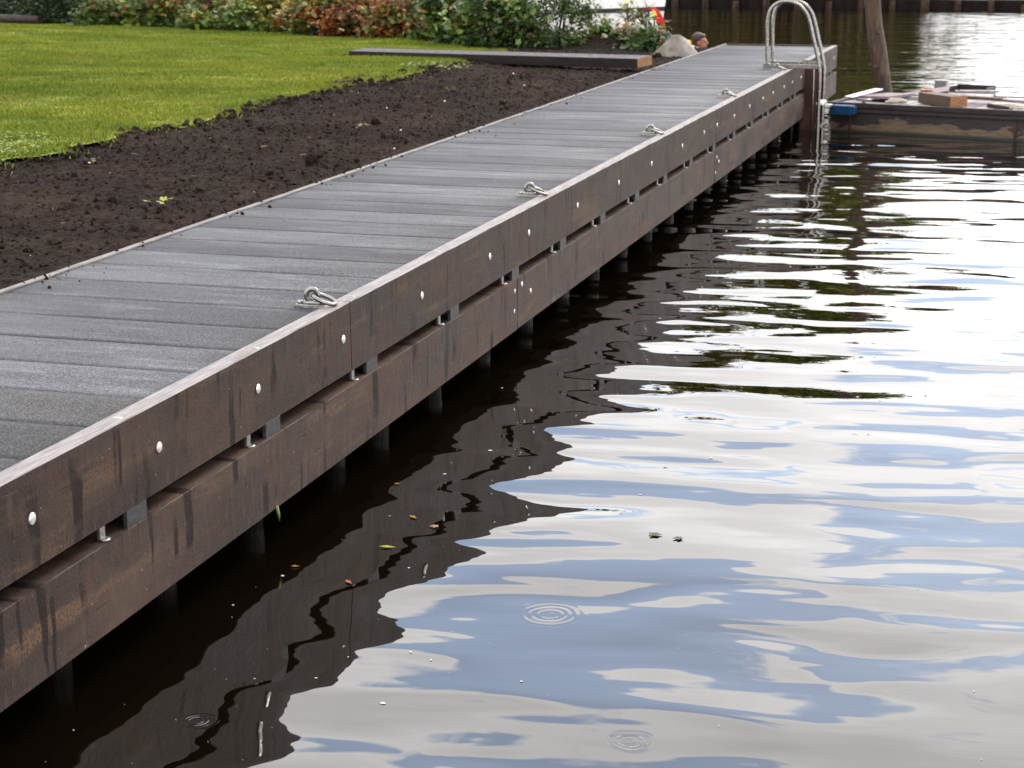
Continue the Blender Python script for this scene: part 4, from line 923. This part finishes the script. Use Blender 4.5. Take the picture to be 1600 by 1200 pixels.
for a in (('low willow bush nearest the open sky on the far bank', -2.3, 61.5, 4.6, 2.6, 6000, TG), ('low brown thicket second from the open sky', -6.2, 61.5, 5.6, 3.6, 9000, TB), ('low mixed thicket third from the open sky', -11.0, 61.8, 6, 3.9, 9000, TB+TG),
          ('low dark thicket fourth from the open sky', -16.0, 62, 6.5, 4.1, 9000, TG+TB), ('low olive thicket under the tall dark tree', -21.5, 62.4, 6.5, 4.4, 9000, TB), ('low thicket at the left end of the far row', -27.5, 62.6, 6.5, 4.6, 9000, TB+TG)):
    tree(*a, trunk_h=.0, name='bank_thicket', lf=(.25, .5))
n = 26000; x = rng.uniform(-46, -1.2, n); y = bank_y(x)+0.25+rng.random(n)*2.2; hh_ = rng.uniform(1.4, 3.1, n)*(0.7+.6*fbm(x, x*0+.5, .7, 3, 91))*np.clip((-0.6-x)/2.5, .35, 1)
a = rng.uniform(0, math.pi, n); wd = rng.uniform(.02, .055, n); V = np.zeros((n, 3, 3)); V[:, :, 0] = x[:, None]; V[:, :, 1] = y[:, None]; V[:, :, 2] = .24
V[:, 0, 0] -= np.cos(a)*wd; V[:, 0, 1] -= np.sin(a)*wd; V[:, 1, 0] += np.cos(a)*wd; V[:, 1, 1] += np.sin(a)*wd
V[:, 2, 2] += hh_; V[:, 2, 0] += rng.normal(0, .25, n); V[:, 2, 1] += rng.normal(0, .25, n)
C = np.array([(.10, .076, .018), (.075, .066, .014), (.12, .086, .022)])[rng.integers(0, 3, n)]
tag(link('reeds', np_mesh('reeds', V.reshape(-1, 3), np.arange(n*3).reshape(-1, 3), MFAR, False, np.repeat(C, 3, 0))), 'belt of olive brown reeds behind the far piling wall', 'reeds', kind='stuff')

# ------------------------------------------------------------------ floating leaves, foam flecks
def float_leaf(x, y, size, c, rz, label, nar=False):
    Vb = (NAR_V if nar else LV)*np.array([1, 1, .35])*size; Vb[:, 2] += 0.006
    o = link('floating_leaf', np_mesh('floating_leaf', Vb, NAR_F if nar else LF, MLEAF, False, np.tile(np.array([c]), (len(Vb), 1)))); o.location = (x, y, 0); o.rotation_euler[2] = rz
    o.modifiers.new('thickness', 'SOLIDIFY').thickness = 0.0012
    tag(o, label, 'leaf', 'leaves floating beside the jetty')
float_leaf(.375, 6.264, .055, (.30, .29, .02), .2, 'yellow leaf, the largest floating beside the jetty', True)
float_leaf(.499, 6.556, .024, (.32, .17, .10), 1.0, 'pinkish leaf floating just right of the yellow one')
float_leaf(.36, 6.661, .042, (.28, .15, .03), -.6, 'thin orange leaf floating beyond the yellow one', True)
float_leaf(.385, 5.878, .040, (.28, .09, .035), -.7, 'thin reddish leaf floating nearer than the yellow one', True)
float_leaf(.135, 5.96, .028, (.3, .16, .02), .4, 'small amber leaf floating in the dark shade of the jetty', True)
float_leaf(.149, 7.06, .026, (.3, .13, .025), .1, 'small orange leaf floating farthest along the jetty shade', True)
float_leaf(1.36, 6.70, .034, (.06, .05, .025), .3, 'dark leaf floating on the bright water')
float_leaf(1.46, 6.68, .026, (.07, .06, .03), 1.1, 'smaller dark leaf beside the one on the bright water')
# a green shoot hanging from the lower beam
gs = MB(); gs.tube([(0.004, 6.145, .172), (0.012, 6.145, .14), (0.013, 6.15, .11)], [.007, .006, .001], 7)
tag(gs.build('hanging_blade', simple('green_blade', (.12, .15, .03))), 'green leaf blade hanging below the lower beam', 'leaf')
n = 170; fy = 4.2+rng.random(n)**1.6*9; fx = rng.normal(.45, .5, n)+np.where(rng.random(n) < .3, rng.uniform(0, 3.4, n), 0)
ok = fx > 0.03; fx = fx[ok]; fy = fy[ok]; n = len(fx)
DV = np.array([(0, 0, .35)]+[(math.cos(a), math.sin(a), 0) for a in [2*math.pi*i/8 for i in range(8)]]); DF = np.array([[0, i, i % 8+1] for i in range(1, 9)])
s = .0014+.009*rng.random(n)**5
V, F = scatter(DV, DF, np.stack([fx, fy, np.full(n, .0022)], -1), np.stack([s, s*rng.uniform(.6, 1, n), s*.5], -1), rand_rot(n, 0.0))
MFOAM = simple('foam', (.40, .39, .37), (.28, .27, .26), 200, rough=.5)
tag(link('foam_flecks', np_mesh('foam_flecks', V, F, MFOAM)), 'small pale foam flecks drifting on the dark water', 'foam', kind='stuff')
